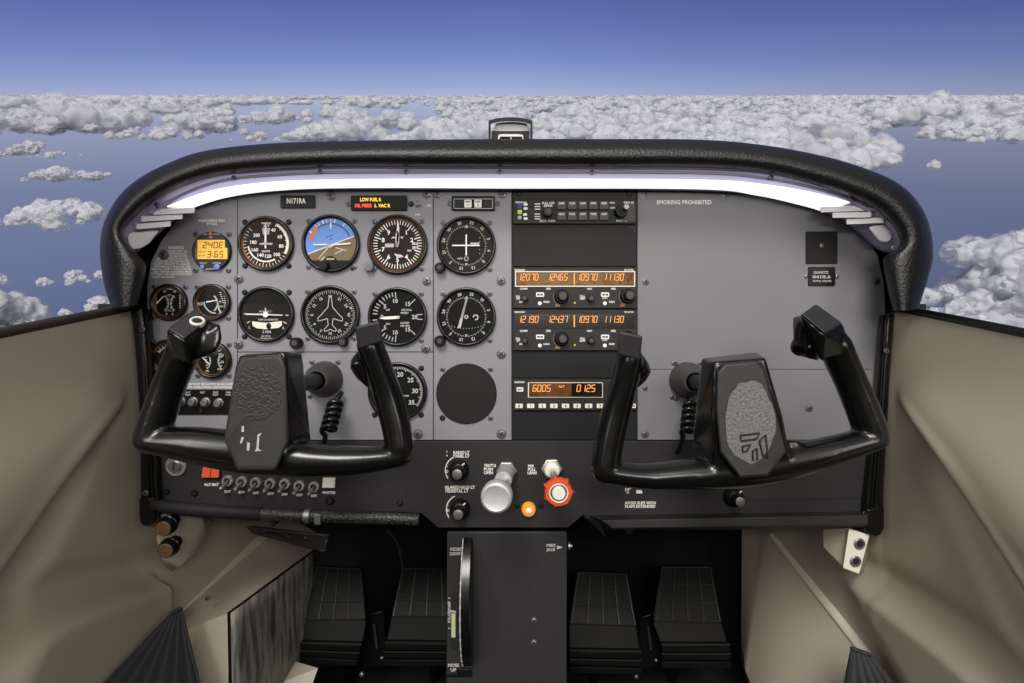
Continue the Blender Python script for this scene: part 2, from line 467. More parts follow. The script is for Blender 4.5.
# bright hazy sun area high behind the aeroplane
L1 = Vector((-0.12, -0.72, 0.66)).normalized()
lobe = mth('MULTIPLY', mth('POWER', mth('MAXIMUM', dot(L1), 0.0), 5.0), KEY)
glow = nt.nodes.new('ShaderNodeVectorMath'); glow.operation = 'SCALE'; glow.inputs[0].default_value = (1.0, 0.965, 0.92)
nt.links.new(lobe, glow.inputs['Scale'])
ad = nt.nodes.new('ShaderNodeVectorMath'); ad.operation = 'ADD'
nt.links.new(sv.outputs[0], ad.inputs[0]); nt.links.new(glow.outputs[0], ad.inputs[1])
# behind the seats the cabin itself, a dim warm grey
bk = nt.nodes.new('ShaderNodeMapRange'); bk.interpolation_type = 'SMOOTHSTEP'
bk.inputs[1].default_value = -0.42; bk.inputs[2].default_value = 0.05
nt.links.new(dot((0, -1, -0.25)), bk.inputs[0])
mxw = nt.nodes.new('ShaderNodeMix'); mxw.data_type = 'RGBA'
nt.links.new(bk.outputs[0], mxw.inputs[0]); nt.links.new(sv.outputs[0], mxw.inputs[6]); mxw.inputs[7].default_value = rgb((58, 56, 53))
nt.links.new(mxw.outputs[2], ad.inputs[0])
nt.links.new(ad.outputs[0], bg.inputs['Color']); nt.links.new(bg.outputs[0], out.inputs['Surface'])

sun = bpy.data.lights.new('sun', 'SUN'); sun.energy = SUN; sun.angle = R(22); sun.color = (1, .97, .93)
so = bpy.data.objects.new('sun', sun); C.objects.link(so); so.rotation_euler = L1.to_track_quat('Z', 'Y').to_euler()

def area(name, loc, target, sx, sy, power, col=(1, 1, 1)):
    l = bpy.data.lights.new(name, 'AREA'); l.shape = 'RECTANGLE'; l.size = sx; l.size_y = sy; l.energy = power; l.color = col
    o = bpy.data.objects.new(name, l); C.objects.link(o); o.location = loc
    o.rotation_euler = (Vector(target) - Vector(loc)).to_track_quat('-Z', 'Y').to_euler()
    return o
area('cabin_window_light_left', (-1.2, -1.45, 0.5), (0, 0, 0.0), 0.3, 0.8, 7 * AREA, (1, .97, .93))
area('cabin_window_light_right', (1.2, -1.45, 0.5), (0, 0, 0.0), 0.3, 0.8, 5 * AREA, (1, .97, .93))
area('added_fill_light', (0.2, -1.35, 0.25), (0.05, 0, 0.14), 0.5, 0.13, 5 * AREA, (1, .96, .9))  # added fill lamp that brightens the hood's underside and the display
# ------------------------------------------------------------------ cabin side walls, footwell
def sst(a, b, x):
    t = min(1.0, max(0.0, (x - a) / (b - a))); return t * t * (3 - 2 * t)
XW = 0.5685
def ztop(Y): return 0.05 + 0.206 * Y if Y < 0.02 else 0.054
def wall_x(Y, Z, side):
    """how far the moulded wall bulges into the cabin at (Y, Z)"""
    b = 0.0
    u = max(0.0, (-0.012 - Y) / 0.2)
    zr = -0.082 - (0.070 if side < 0 else 0.082) * u - 0.02 * u * u
    v = Z - zr
    if u > 0:
        a = 0.040 * min(u, 1.6) ** 0.9
        hi = 0.02 + 0.075 * u; lo = 0.008 + 0.028 * u
        b += a * (math.exp(-(v / hi) ** 2) if v > 0 else math.exp(-(v / lo) ** 2))
        v2 = v + 0.035 * u                       # second, lower fold
        b += 0.6 * a * math.exp(-(v2 / (0.009 + 0.010 * u)) ** 2)
        zg = -0.082 - (0.215 if side < 0 else 0.23) * u
        d = Z - zg
        b -= 0.026 * min(u, 1.4) * math.exp(-(d / (0.008 + 0.016 * u)) ** 2)
        b += 0.012 * min(u, 1.4) * sst(0.0, -0.05, d)
    # lower storage step
    zs = -0.322 - 0.05 * sst(-0.2, 0.06, Y) - (0.0 if side < 0 else 0.02 + 0.25 * max(0, -Y) - 0.10 * max(0, Y))
    ed = 1.0 - sst(0.030, 0.046, Y) if side < 0 else 1.0 - sst(0.0, 0.12, Y)
    st_ = (0.040 if side < 0 else 0.026) * sst(0.012, -0.016, Z - zs) * ed
    b += st_ if side < 0 else st_ * sst(0.01, 0.09, Z - zbot(Y, side))
    b -= 0.010 * math.exp(-((Z - zs - 0.03) / 0.02) ** 2)
    # the cabin narrows ahead of the panel
    b += 0.20 * max(0.0, Y - 0.02) * sst(-0.1, -0.35, Z)
    return XW - b
def zbot(Y, side):
    """the wall ends at the strip along the kick panel"""
    if side < 0:
        return -0.80
    return max(-0.80, RS0.z + (RS1.z - RS0.z) * (Y - RS0.y) / (RS1.y - RS0.y))
KS0, KS1 = P(148, 641, .035), P(266, 534, .30)
RS0, RS1 = P(889, 683, .0), P(772, 534, .2655)
def make_wall(side, name):
    rows = []
    ys = [-0.42 + 0.0062 * i for i in range(0, 88)] + [0.14 + 0.03 * i for i in range(8)]
    for Y in ys:
        zt = ztop(Y); row = []; zb_ = zbot(Y, side)
        for j in range(105):
            Z = zt + (zb_ - zt) * j / 104
            row.append((side * wall_x(Y, Z, side), Y, Z))
        rows.append(row)
    b = MB().grid(rows)
    o = b.build(name, M['tan'], angle=60, fix=False)
    m = o.modifiers.new('thick', 'SOLIDIFY'); m.thickness = 0.006; m.offset = 1.0 if side > 0 else -1.0
    struct(o)
    q = [(side * (wall_x(Y, ztop(Y), side) + 0.002), Y, ztop(Y) + 0.002) for Y in [-0.42 + 0.02 * i for i in range(22)]]
    s = MB().tube(q, 0.0062 if side < 0 else 0.0055, 12).build('trim_3' if side < 0 else 'trim_4', M['seal'] if side < 0 else M['trim'])
    struct(s)
make_wall(-1, 'wall_left'); make_wall(1, 'wall_right')

struct(MB().box(-0.75, 0.75, -0.45, 0.75, -0.80, -0.78).build('floor', M['carpet']))
struct(MB().box(-0.66, 0.66, 0.62, 0.64, -0.80, 0.10).box(-0.66, -0.60, 0.16, 0.62, -0.80, 0.10).box(0.60, 0.66, 0.16, 0.62, -0.80, 0.10).box(-0.66, 0.66, 0.05, 0.64, 0.02, 0.06).build('wall_front', M['footwell']))

def sheet(A, B, n=14, m=14, sag=0.0):
    """ruled surface between two polylines of equal length"""
    A = spline(A, n); B = spline(B, n)
    return [[A[i].lerp(B[i], j / (m - 1)) for j in range(m)] for i in range(n)]

# left kick panel: from the strip under the wall across to the scuffed duct side
KE0, KE1 = P(229, 613, .05), P(314, 551, .35)
kick = thing('kick_panel', 'tan footwell side panel left of the scuffed metal plate', 'panel', P(190, 620, .06))
b = MB().grid(sheet([KS0 + (KS0 - KS1) * .02, KS0.lerp(KS1, .5), KS1 + (KS1 - KS0) * .25], [KE0, KE0.lerp(KE1, .5), KE1 + (KE1 - KE0) * .25]))
b.build('panel_sheet', M['tan'], kick, angle=60)
dn = Vector((0.0, -0.004, -0.20))
b = MB().grid([[KS0.lerp(KE0, j / 8) + dn * (i / 8) + Vector((0, -0.03 * math.sin(PI * .5 * i / 8) * (1 - j / 8), 0)) for j in range(9)] for i in range(9)])
b.build('front_face', M['tan'], kick, angle=60)
st = MB()
d = (KS1 - KS0).normalized()
st.tube([KS0 - d * .22, KS0, KS0.lerp(KS1, .5), KS1], [(0.0085, 0.003)] * 4, 12, up=(0.6, -0.6, 0.5))
sto = struct(st.build('trim_5', M['tanlight']))

pt = KS0.lerp(KE0, .45).lerp(KS1.lerp(KE1, .45), .20)
put(DOME, 'fastener', kick, P(208, 598, .075), 0, 0.8)

# scuffed plate = side of the duct beside the pedals
sp = thing('scuff_plate', 'scuffed black and silver metal plate beside the leftmost pedal', 'plate', P(262, 620, .1))
zb = Vector((0.004, 0, -0.20))
pl = MB().grid([[KE0.lerp(KE1, i / 10) + zb * (j / 8) for j in range(9)] for i in range(11)])
o = pl.build('plate', M['scuff'], sp)
mo = o.modifiers.new('thick', 'SOLIDIFY'); mo.thickness = 0.004
rim = MB().tube([KE0 + zb, KE0, KE0.lerp(KE1, .5), KE1], 0.0028, 8)
rim.build('edge_strip', M['black'], sp)

# dark pleated map pocket on the left
def pocket(name, label, A, B, n=9):
    """pleated cloth hanging between two top points and two bottom points, each (px, py, Y)"""
    rows = []
    A0, A1, B0, B1 = (P(*q) for q in (A[0], A[1], B[0], B[1]))
    for i in range(48):
        t = i / 47; top = A0.lerp(A1, t); bot = B0.lerp(B1, t); w_ = 0.0035 * math.sin(t * n * 2 * PI)
        rows.append([top.lerp(bot, j / 12) + Vector((0, -.006 + w_ * (.25 + j / 14) - .012 * math.sin(PI * t) * j / 12, 0)) for j in range(13)])
    t_ = thing(name, label, 'pocket', (B0 + B1) / 2)
    o = MB().grid(rows).build('pleated_cloth', M['cloth'], t_, angle=50)
    mo = o.modifiers.new('thick', 'SOLIDIFY'); mo.thickness = 0.003
    hem = MB().tube([r[0] + Vector((0, -0.003, 0)) for r in rows], 0.003, 8)
    hem.tube([r[0] for r in (rows[-1],)] + rows[-1][1:], .0022, 8)
    hem.build('hem', M['cloth'], t_)
    return t_
pocket('map_pocket', 'dark pleated cloth pocket below the tan wall left of the footwell', ((174, 611, -.01), (183, 606, .0)), ((84, 706, -.16), (207, 704, -.02)), 6)
pocket('map_pocket', 'dark pleated cloth pocket at the lower right tan side panel', ((848, 645, -.02), (866, 651, -.03)), ((836, 705, -.02), (908, 705, -.06)), 5)

# right kick panel
RB0, RB1 = P(800, 860, .0), P(741, 655, .30)
rk = thing('kick_panel', 'tan footwell side panel right of the pedals', 'panel', P(800, 640, .15))
MB().grid(sheet([RS0 - (RS1 - RS0) * .3, RS0.lerp(RS1, .5), RS1, P(760, 525, .31), P(742, 520, .36)], [RB0, RB0.lerp(RB1, .4), RB0.lerp(RB1, .8), RB0.lerp(RB1, .93), P(741, 660, .345)], 24)).build('panel_sheet', M['tan'], rk, angle=60)
MB().tube([RB0, RB0.lerp(RB1, .5), RB1], 0.004, 8).build('edge_strip', M['black'], rk)
d = (RS1 - RS0).normalized()
struct(MB().tube([RS0 - d * .05, RS0.lerp(RS1, .5), RS1], [(0.0075, 0.003)] * 3, 12, up=(-0.6, -0.6, 0.5)).build('trim_6', M['tanlight']))
put(DOME, 'fastener', rk, P(849, 646, .01) + Vector((0, -.012, 0)), 0, 0.8)

# tan sill on the floor at the foot of the leftmost pedal
struct(MB().hull([P(262, 690, .20), P(318, 668, .22), P(290, 660, .26), P(240, 690, .24), P(300, 720, .18), P(250, 720, .18)]).build('trim_7', M['tan']))

# ------------------------------------------------------------------ headphone jacks and their housings
hb = thing('jack_housing', 'rounded tan housing under the lower left corner of the panel', 'housing', P(190, 545, .03))
MB().hull([P(162, 512, .005), P(203, 515, .06), P(205, 535, .07), P(196, 553, .06), P(178, 568, .03), P(162, 560, .005), P(156, 540, .0), P(160, 512, .12), P(215, 520, .14), P(170, 575, .12)]).build('shell', M['tan'], hb, bevel=0.004, seg=3)
for i, (px, py, tx) in enumerate(((163, 529, 'upper'), (165, 551, 'lower'))):
    t = thing('headphone_plug', f'black plug with brown end face, {tx} of two under the left panel corner', 'plug', P(px, py, -.02), 'headphone plugs under the left panel corner')
    c = P(px, py, -.03); ax = Vector((-0.08, 1, 0.12))
    MB().lathe3(c, ax, [(0.0112, 0), (0.0126, .002), (0.0126, .012), (0.0110, .014), (0.0095, .03)], 8).build('body', M['black'], t, bevel=.0006)
    MB().lathe3(c - ax.normalized() * .0012, ax, [(0.0004, 0), (0.0100, 0.0002), (0.0108, .0012), (0.0108, .003)], 24).build('end_face', M['brown'], t)
    MB().lathe3(c + ax.normalized() * .0115, ax, [(0.0128, 0), (0.0138, .001), (0.0138, .003), (0.0128, .004)], 24).build('collar', M['trim'], t)
jh = thing('jack_plate', 'off-white plate with two jacks below the right end of the panel', 'plate', P(855, 552, .0))
MB().hull([P(822, 528, .05), P(850, 528, .0), P(843, 568, .0), P(822, 548, .04), P(868, 534, .0), P(858, 573, .0), P(850, 528, .10), P(868, 570, .10)]).build('housing', M['tan'], jh, bevel=.003)
MB().hull([P(849, 529, y) for y in (-.002, -.007)] + [P(869.5, 535, y) for y in (-.002, -.007)] + [P(859, 574, y) for y in (-.002, -.007)] + [P(843, 568, y) for y in (-.002, -.007)]).build('plate', M['jackwhite'], jh, bevel=.0012)
for px, py in ((859, 543.5), (855, 561)):
    c = P(px, py, -.007)
    j = MB().lathe3(c, (0, -1, 0), [(0.0082, 0), (0.0082, .002), (0.0072, .003), (0.0050, .003), (0.0045, .0015)], 24).build('jack', M['steel'], jh)
    MB().lathe3(c, (0, -1, 0), [(0.0048, .0016), (0.0046, .0022), (0.001, .0022)], 20).build('jack_hole', M['slot'], j)

# ------------------------------------------------------------------ rudder pedals
def pedal(label, tl, tr, ml, mr, bl, br, fl, fr, y, group='rudder pedals'):
    """tl..fr: pixel corners from the top of the tread down to the foot bar"""
    t = thing('rudder_pedal', label, 'pedal', P((fl[0] + fr[0]) / 2, fl[1], y), group)
    yt, ym, yb = y + .07, y + .015, y
    TL, TR, ML, MR = P(*tl, yt), P(*tr, yt), P(*ml, ym), P(*mr, ym)
    bk = Vector((0, .012, -.004))
    MB().hull([q + o for q in (TL, TR, ML, MR) for o in (Vector((0, 0, 0)), bk)]).build('tread_plate', M['pedal'], t, bevel=.003)
    rd = MB(); off = Vector((0, -.0022, .0006))
    def bil(u, v): return TL.lerp(TR, u).lerp(ML.lerp(MR, u), v) + off
    for i in range(5): rd.tube([bil(.03 + .94 * i / 4, .02), bil(.03 + .94 * i / 4, .98)], .0016, 6)
    for j in range(4): rd.tube([bil(.03, .02 + .96 * j / 3), bil(.97, .02 + .96 * j / 3)], .0016, 6)
    rd.build('tread_ribs', M['pedalmetal'], t)  # ribs coloured paler, standing in for ridges that catch the light
    BL, BR = P(*bl, yb), P(*br, yb)
    MB().hull([q + o for q in (ML, MR, BL, BR) for o in (Vector((0, .002, -.001)), bk)]).build('lower_plate', M['pedalblack'], t, bevel=.002)
    FL, FR = P(*fl, yb), P(*fr, yb)
    foot = MB()
    for k in range(3):
        a, c = BL.lerp(FL, (k + .12) / 3), BR.lerp(FR, (k + .12) / 3); a2, c2 = BL.lerp(FL, (k + .92) / 3), BR.lerp(FR, (k + .92) / 3)
        foot.hull([q + Vector((0, dy, 0)) for q in (a, c, a2, c2) for dy in (-.010, .008)])
    foot.hull([q + Vector((0, dy, 0)) for q in (BL, BR, FL, FR) for dy in (-.004, .010)])
    foot.build('foot_bar', M['pedal'], t, bevel=.0015)
    edge = MB().tube([BL + Vector((0, -.011, .001)), BR + Vector((0, -.011, .001))], .0012, 6)
    edge.tube([BL.lerp(FL, .36) + Vector((0, -.011, 0)), BR.lerp(FR, .36) + Vector((0, -.011, 0))], .0010, 6)
    edge.build('pale_edge', M['pedalmetal'], t)  # pale lines along the foot bar
    mid = (BL + BR) / 2
    MB().tube([mid + Vector((0, .012, 0)), mid + Vector((0, .10, -.04)), mid + Vector((0, .16, -.20))], .011, 10).build('support_arm', M['pedalblack'], t)
    return t
pedal('leftmost black rudder pedal beside the scuffed metal plate', (316, 566), (362, 568), (302, 620), (366, 620), (294, 640), (363, 642), (292, 660), (358, 664), .28)
pedal('black rudder pedal just left of the centre pedestal', (402, 567), (456, 568), (391, 617), (462, 617), (386, 640), (462, 641), (384, 664), (462, 664), .28)
pedal('black rudder pedal just right of the centre pedestal', (577, 571), (627, 573), (569, 624), (637, 626), (569, 648), (640, 649), (570, 671), (641, 672), .28)
pedal('rightmost black rudder pedal', (661, 566), (711, 566), (653, 622), (722, 622), (660, 642), (728, 642), (661, 666), (730, 666), .28)
def pedal_link(label, px, py):
    t = thing('pedal_link', label, 'linkage', P(px, py + 30, .33))
    MB().hull([P(px + a, py + c, .33 + d) for a, c in ((-9, 0), (7, -4), (12, 50), (-14, 56)) for d in (0, .03)]).build('bracket', M['black'], t, bevel=.003)
    MB().tube([P(px - 2, py + 10, .325), P(px + 1, py + 34, .322)], .003, 8).build('rod', M['pedalmetal'], t)
    MB().ball(P(px - 14, py + 60, .32), .006).build('joint', M['steel'], t)
    MB().ball(P(px + 6, py + 44, .32), .004).build('joint', M['steel'], t)
pedal_link('dark pedal linkage between the two left rudder pedals', 376, 614)
pedal_link('dark pedal linkage between the two right rudder pedals', 650, 616)
# cable hanging in the left footwell
tag(MB().tube(spline([P(385, 528, .25), P(398, 545, .27), P(403, 575, .30), P(401, 600, .33)], 14), .0022, 8).build('footwell_cable', M['rubber']), 'thin grey cable hanging in the left footwell above the pedals', 'cable')

# ------------------------------------------------------------------ centre pedestal
pd = thing('pedestal', 'dark grained centre pedestal with the trim wheel slot', 'pedestal', P(507, 860, .0))
MB().hull([P(447, 531, 0), P(567, 531, 0), P(566, 860, 0), P(446, 860, 0), P(447, 531, .25), P(567, 531, .25), P(566, 736, .25), P(446, 736, .25)]).build('body', M['pedestal'], pd, bevel=.003, seg=3)
MB().pxrect(451, 592, 460, 650, -.0006, .002, 4).build('indicator_slot', M['slot'], pd)
MB().pxrect(451.5, 613, 455.5, 637, -.0012, .001, .5).build('trim_pointer', M['palegreen'], pd)
MB().line(450.5, 610.5, 456, 611.5, 1.6, -.0013).build('pointer_tip', M['dimwhite'], pd)
mk = MB()
mk.text('NOSE', 456, 549, 3.2, -.0005, w=11).text('DOWN', 456, 553.6, 3.2, -.0005, w=12)
mk.build('printing', M['dimwhite'], pd); mk = MB()
mk.text('NOSE', 453.5, 665, 3.2, -.0005, w=11).text('UP', 453.5, 669.6, 3.2, -.0005)
mk.build('printing', M['dimwhite'], pd); mk = MB()
mk.text('MIKE', 551, 545.2, 2.8, -.0005, w=9).text('JACK', 551, 549.4, 2.8, -.0005, w=9)
mk.flat([(557, 545.3), (563, 547.2), (557, 549.2)], -.0005)
mk.build('printing', M['dimwhite'], pd); mk = MB()
mk.text('TAKE OFF', 447.6 + 1.6, 612, 2.6, -.0005, w=22, rot=-90)
for i in range(6): mk.line(448, 598 + i * 6, 450.5, 598 + i * 6, .8, -.0005)
mk.build('printing', M['dimwhite'], pd)
MB().pxpoly([(457, 668), (472, 668), (472, 676), (447, 676), (447, 674), (457, 673)], -.003, .001).build('slot_guard', M['black'], pd, bevel=.0006)
for py in (620, 642): put(DOME, 'cover_screw', pd, P(534, py, 0), 0, 0.9)
c = W(467.5, 601.5, .066); rr = .118
whl = MB(); n = 72
prof = [(-.0085, rr - .010), (-.0085, rr - .003), (-.006, rr), (.006, rr), (.0085, rr - .003), (.0085, rr - .010)]
vs = []; fs = []
for x, r in prof:
    for k in range(n):
        a = 2 * PI * k / n; q = r - (.0016 if k % 2 else 0)
        vs.append((c.x + x, c.y + q * math.cos(a), c.z + q * math.sin(a)))
for j in range(5):
    for k in range(n): fs.append((j * n + k, j * n + (k + 1) % n, (j + 1) * n + (k + 1) % n, (j + 1) * n + k))
fs.append(tuple(range(n))); fs.append(tuple(range(5 * n, 6 * n)))
tw = whl.add(vs, fs).build('trim_wheel', M['trim'], pd, angle=25)
ds = MB()
for k in range(-13, 14):
    a = k * 0.068 + PI; L = .013 if k % 2 else .004
    q = c + Vector((-.0062, 0, 0))
    a2 = a + L / rr / 2; a1 = a - L / rr / 2; r2 = rr + .0004
    ds.tube([q + Vector((0, r2 * math.cos(a1), r2 * math.sin(a1))), q + Vector((0, r2 * math.cos(a2), r2 * math.sin(a2)))], .0008 if k % 2 else .0012, 6)
ds.build('white_dashes', M['dimwhite'], tw)
tag(MB().lathe3(P(568, 546, .01), (1, 0, 0), [(.006, 0), (.006, .003), (.003, .004), (.003, .006)], 12).build('microphone_jack', M['steel']), 'small metal microphone jack at the right edge of the pedestal', 'jack')
# ------------------------------------------------------------------ glareshield hood with its lamp
def mirror(L): return [(1031 - a, b, 1031 - c, d) for a, b, c, d in L]
LEFT = [(111, 308, 137, 305), (104, 285, 143, 284), (100.5, 262, 146, 266), (100, 243, 138, 254), (104, 222, 124, 233), (118, 197, 142, 211), (138, 179, 162, 197),
        (166, 164, 188, 184), (204, 151, 224, 175), (268, 143.5, 276, 170.5), (344, 141, 344, 167.5), (430, 139.6, 430, 167.8)]
MID = [(512, 139, 512, 168)]
RIGHT = [(600, 139, 600, 168), (700, 139.6, 700, 168.5), (763, 145, 760, 172.5), (814, 154, 806, 183), (857, 165.5, 846, 196), (898, 183, 877, 211), (921, 206, 896, 232), (931, 231.5, 899, 247),
         (933, 257, 884, 258), (927, 282, 886, 281), (918, 310, 893, 311)]
H = spline([(a, b, c) for a, b, c, d in LEFT + MID + RIGHT], 150)
HI = spline([(d, 0, 0) for a, b, c, d in LEFT + MID + RIGHT], 150)
hood = thing('glareshield', 'black padded glareshield arching over the whole instrument panel', 'glareshield', P(512, 168, -.05))
rows = []
for q, e in zip(H, HI):
    o0, i0 = (q.x, q.y), (q.z, e.x)
    def at(f, Y): return P(o0[0] + (i0[0] - o0[0]) * f, o0[1] + (i0[1] - o0[1]) * f, Y)
    OO = at(0, -.055)
    sec = [at(1.0, -.012), at(1.0, -.050), at(.985, -.064), at(.93, -.076), at(.82, -.085), at(.66, -.091), at(.48, -.092), at(.30, -.088), at(.15, -.079), at(.05, -.068), at(0.0, -.055)]
    back = [OO + Vector((0, dy, 0)) - Vector((OO.x * f, 0, (OO.z + .05) * f)) for dy, f in ((.03, .004), (.08, .012), (.16, .03), (.24, .06))]
    rows.append(sec + back)
MB().grid(rows).build('padded_roll', M['hood'], hood, angle=80)
for i, r in ((0, rows[0]), (-1, rows[-1])):
    MB().add([Vector(p) for p in r], [tuple(range(len(r)))]).build('end_cap', M['hood'], hood)

# dark liner closing the space between the hood and the panel behind it
MB().add([P(q.x * .62 + q.z * .38, q.y * .62 + e.x * .38, .03) for q, e in zip(H, HI)] + [P(893, 330, .03), P(140, 330, .03)], [tuple(range(len(H) + 2))]).build('liner', M['footwell'], hood)

def band(A, n, YA, YB, lift=0.0):
    """A: list of (outer px, inner px) pairs -> swept sheet from depth YA to YB"""
    a = spline([(x, y, 0) for x, y, _, _ in A], n); b_ = spline([(x, y, 0) for _, _, x, y in A], n)
    rows = []
    for p, q in zip(a, b_):
        rows.append([P(p.x + (q.x - p.x) * t, p.y + (q.y - p.y) * t, YA + (YB - YA) * t - lift * math.sin(PI * t)) for t in (0, .12, .35, .65, .88, 1)])
    return rows
LIPL = [(120, 252, 126, 258), (117.5, 246, 138, 252), (119, 233, 150, 242), (139, 210, 168, 226), (160, 196, 187, 212), (186, 183, 207, 203), (222, 173.5, 234, 196), (275, 169.5, 278, 191), (344, 166.5, 344, 189.5), (430, 166.8, 430, 190)]
LIPR = [(600, 167, 600, 190), (700, 167.5, 700, 191), (763, 171.5, 757, 195), (814, 182, 800, 205), (852, 195.5, 836, 217), (884, 211.5, 858, 232), (903, 232, 877, 249), (905, 246, 890, 254), (901, 252, 895, 256)]
LIP = LIPL + [(512, 166.8, 512, 190)] + LIPR
r = band(LIP, 140, -.066, -.012)
o = MB().grid(r).build('lamp_channel', M['lip'], hood, angle=60)
mo = o.modifiers.new('thick', 'SOLIDIFY'); mo.thickness = .003; mo.offset = 1
ro = [q[0] + Vector((0, -.002, 0)) for q in r]; rin = [q[0].lerp(q[-1], .36) + Vector((0, -.003, -.001)) for q in r]
MB().tube(ro, .0026, 8).build('channel_rim', M['lip'], hood)
STRIP = [(167, 206, 194, 206), (187, 198, 207, 201.6), (217, 189, 230, 195.5), (268, 182, 272, 189.8), (344, 179.3, 344, 186.8), (512, 178.6, 512, 187.2), (700, 179.6, 700, 188), (763, 184, 757, 194.2), (814, 192.5, 801, 204), (850, 202, 822, 210)]
r = band(STRIP, 90, -.052, -.016, .004)
o = MB().grid(r).build('lamp_lens', M['lens'], hood, angle=60)
mo = o.modifiers.new('thick', 'SOLIDIFY'); mo.thickness = .002
# rail between the channel rim and the lens
RAIL = [(150, 213, 0, 0), (188, 192, 0, 0), (226, 180, 0, 0), (275, 175, 0, 0), (344, 172.5, 0, 0), (512, 172, 0, 0), (700, 173, 0, 0), (763, 178, 0, 0), (806, 186, 0, 0), (846, 198, 0, 0), (870, 211, 0, 0)]
MB().tube([P(p.x, p.y, -.060) for p in spline([(a, b, 0) for a, b, _, _ in RAIL], 80)], .0022, 8).build('channel_rail', M['lip'], hood)
def fin(p0, p1, th, y0, y1):
    """one louvre blade: pixel ends, pixel thickness"""
    b = MB().hull([P(x, y + d, Y) for (x, y), Y in ((p0, y0), (p1, y1)) for d in (0, th)] + [P(x + (4 if x > 512 else -4), y + d - 3.0, Y + .02) for (x, y), Y in ((p0, y0), (p1, y1)) for d in (1.5, th)])
    return b.build('louvre_fin', M['fin'], hood, bevel=.0012)
for p0, p1 in (((153, 209.5), (195, 207.5)), ((141, 216.5), (183, 213.5)), ((136, 224), (171, 221)), ):
    fin(p0, p1, 5.5, -.060, -.045)
MB().hull([P(128, 232, -.050), P(160, 230, -.040), P(150, 243, -.040), P(139, 249, -.044), P(130, 250, -.05), P(128, 243, -.05), P(142, 240, -.015)]).build('reflector', M['fin'], hood, bevel=.003, seg=3)
for p0, p1 in (((876, 205), (820, 207)), ((871, 212), (832, 212.5)), ((884, 217.5), (846, 219))):
    fin(p0, p1, 5.5, -.060, -.045)
MB().hull([P(868, 226, -.05), P(884, 224, -.050), P(892, 232, -.05), P(893, 238, -.05), P(888, 243, -.05), P(880, 242, -.046), P(873, 234, -.044), P(876, 234, -.015)]).build('reflector', M['fin'], hood, bevel=.003, seg=3)
for px, py in ((157, 205), (234, 178), (320, 172), (406, 172), (500, 172), (592, 172.5), (771, 177.5), (851, 199), (128, 254), (893, 248)):
    put(SMALL, 'channel_screw', hood, P(px, py, -.0665), 0, .9)

# magnetic compass on the glareshield
cp = thing('compass', 'small black magnetic compass standing on top of the glareshield', 'compass', P(511, 139, -.02))
Y0 = -.03
def Q(px, py, y): return P(px, py, y)
arch = [(488.5, 141), (488.5, 120.5), (496, 118.3), (504, 117.4), (511, 117.2), (518, 117.4), (526, 118.6), (532.5, 120.5), (532.5, 141)]
inner = [(529, 141), (529.5, 124.5), (525, 122.4), (511, 121.8), (496, 122.4), (492, 124.5), (491, 141)]
def loop(pts, y0, y1):
    n = len(pts); return MB().add([P(a, b, y0) for a, b in pts] + [P(a, b, y1) for a, b in pts],
        [tuple(range(n)), tuple(range(2 * n - 1, n - 1, -1))] + [(i, (i + 1) % n, n + (i + 1) % n, n + i) for i in range(n)])
b = MB(); allp = arch
for k in range(len(arch) - 1):
    f = [arch[k], arch[k + 1]]
    j = lambda p: (511 + (p[0] - 511) * .90, 141 + (p[1] - 141) * .83)
    b.hull([P(*p, y) for p in f + [j(f[0]), j(f[1])] for y in (Y0, Y0 + .05)])
b.build('housing', M['black'], cp)
loop([(491, 141), (493, 130), (496, 123.5), (504, 122.2), (511, 122), (518, 122.2), (526, 123.5), (529.5, 130), (531, 141)], Y0 + .012, Y0 + .04).build('visor_face', M['fin'], cp, bevel=.001)
loop([(492, 142), (492, 131), (529, 131), (529, 142)], Y0 + .004, Y0 + .02).build('window_frame', M['black'], cp, bevel=.0012)
loop([(497, 142), (498.5, 134.5), (503, 134), (519, 134), (523, 134.8), (524.5, 142)], Y0 + .002, Y0 + .01).build('window_edge', M['alu'], cp, bevel=.0008)
loop([(499, 142), (500, 136.5), (522, 136.5), (523, 142)], Y0 + .001, Y0 + .012).build('card', M['face'], cp)
MB().hull([P(a, b, Y0) for a, b in ((510.6, 137.2), (511.4, 137.2), (511.4, 141), (510.6, 141))] + [P(511, 139, Y0 + .002)]).build('lubber_line', M['white'], cp)

# ------------------------------------------------------------------ black edge trims down both panel sides
def edge_trim(name, outer, inner, foot, flip):
    b = MB()
    n = len(outer)
    for (a, c), y0 in ((outer, 0), (inner, 0)) if False else (): pass
    A = spline([(x, y, 0) for x, y in outer], 30); B_ = spline([(x, y, 0) for x, y in inner], 30)
    rows = []
    for p, q in zip(A, B_):
        rows.append([P(p.x + (q.x - p.x) * t, p.y + (q.y - p.y) * t, Y) for t, Y in ((0, .01), (0, -.006), (.06, -.010), (.30, -.012), (.40, -.011), (.46, -.005), (.56, -.004), (.62, -.012), (.80, -.014), (.90, -.010), (1, -.004), (1, .01))])
    b.grid(rows)
    for r in (rows[0], rows[-1]): b.add(r, [tuple(range(len(r)))])
    b.build(name, M['trim'], None, angle=50)
    return bpy.data.objects[name]
tl = edge_trim('trim_1', [(131, 309), (136, 360), (140, 430), (140.5, 490), (140, 520), (145, 526)], [(152, 309), (155, 360), (158, 430), (162, 490), (164, 505), (161, 517)], None, 1)
tr_ = edge_trim('trim_2', [(894.5, 313), (891, 360), (887, 430), (884, 490), (883, 528), (878, 536)], [(879, 316), (876, 360), (870, 430), (863, 490), (861, 512), (864, 524)], None, -1)
struct(tl); struct(tr_)
for o_, px, py in ((tl, 143, 329.5), (tl, 146, 493), (tr_, 886, 351)):
    put(SMALL, 'trim_screw', o_, P(px, py, -.0125), 0, 1.1)
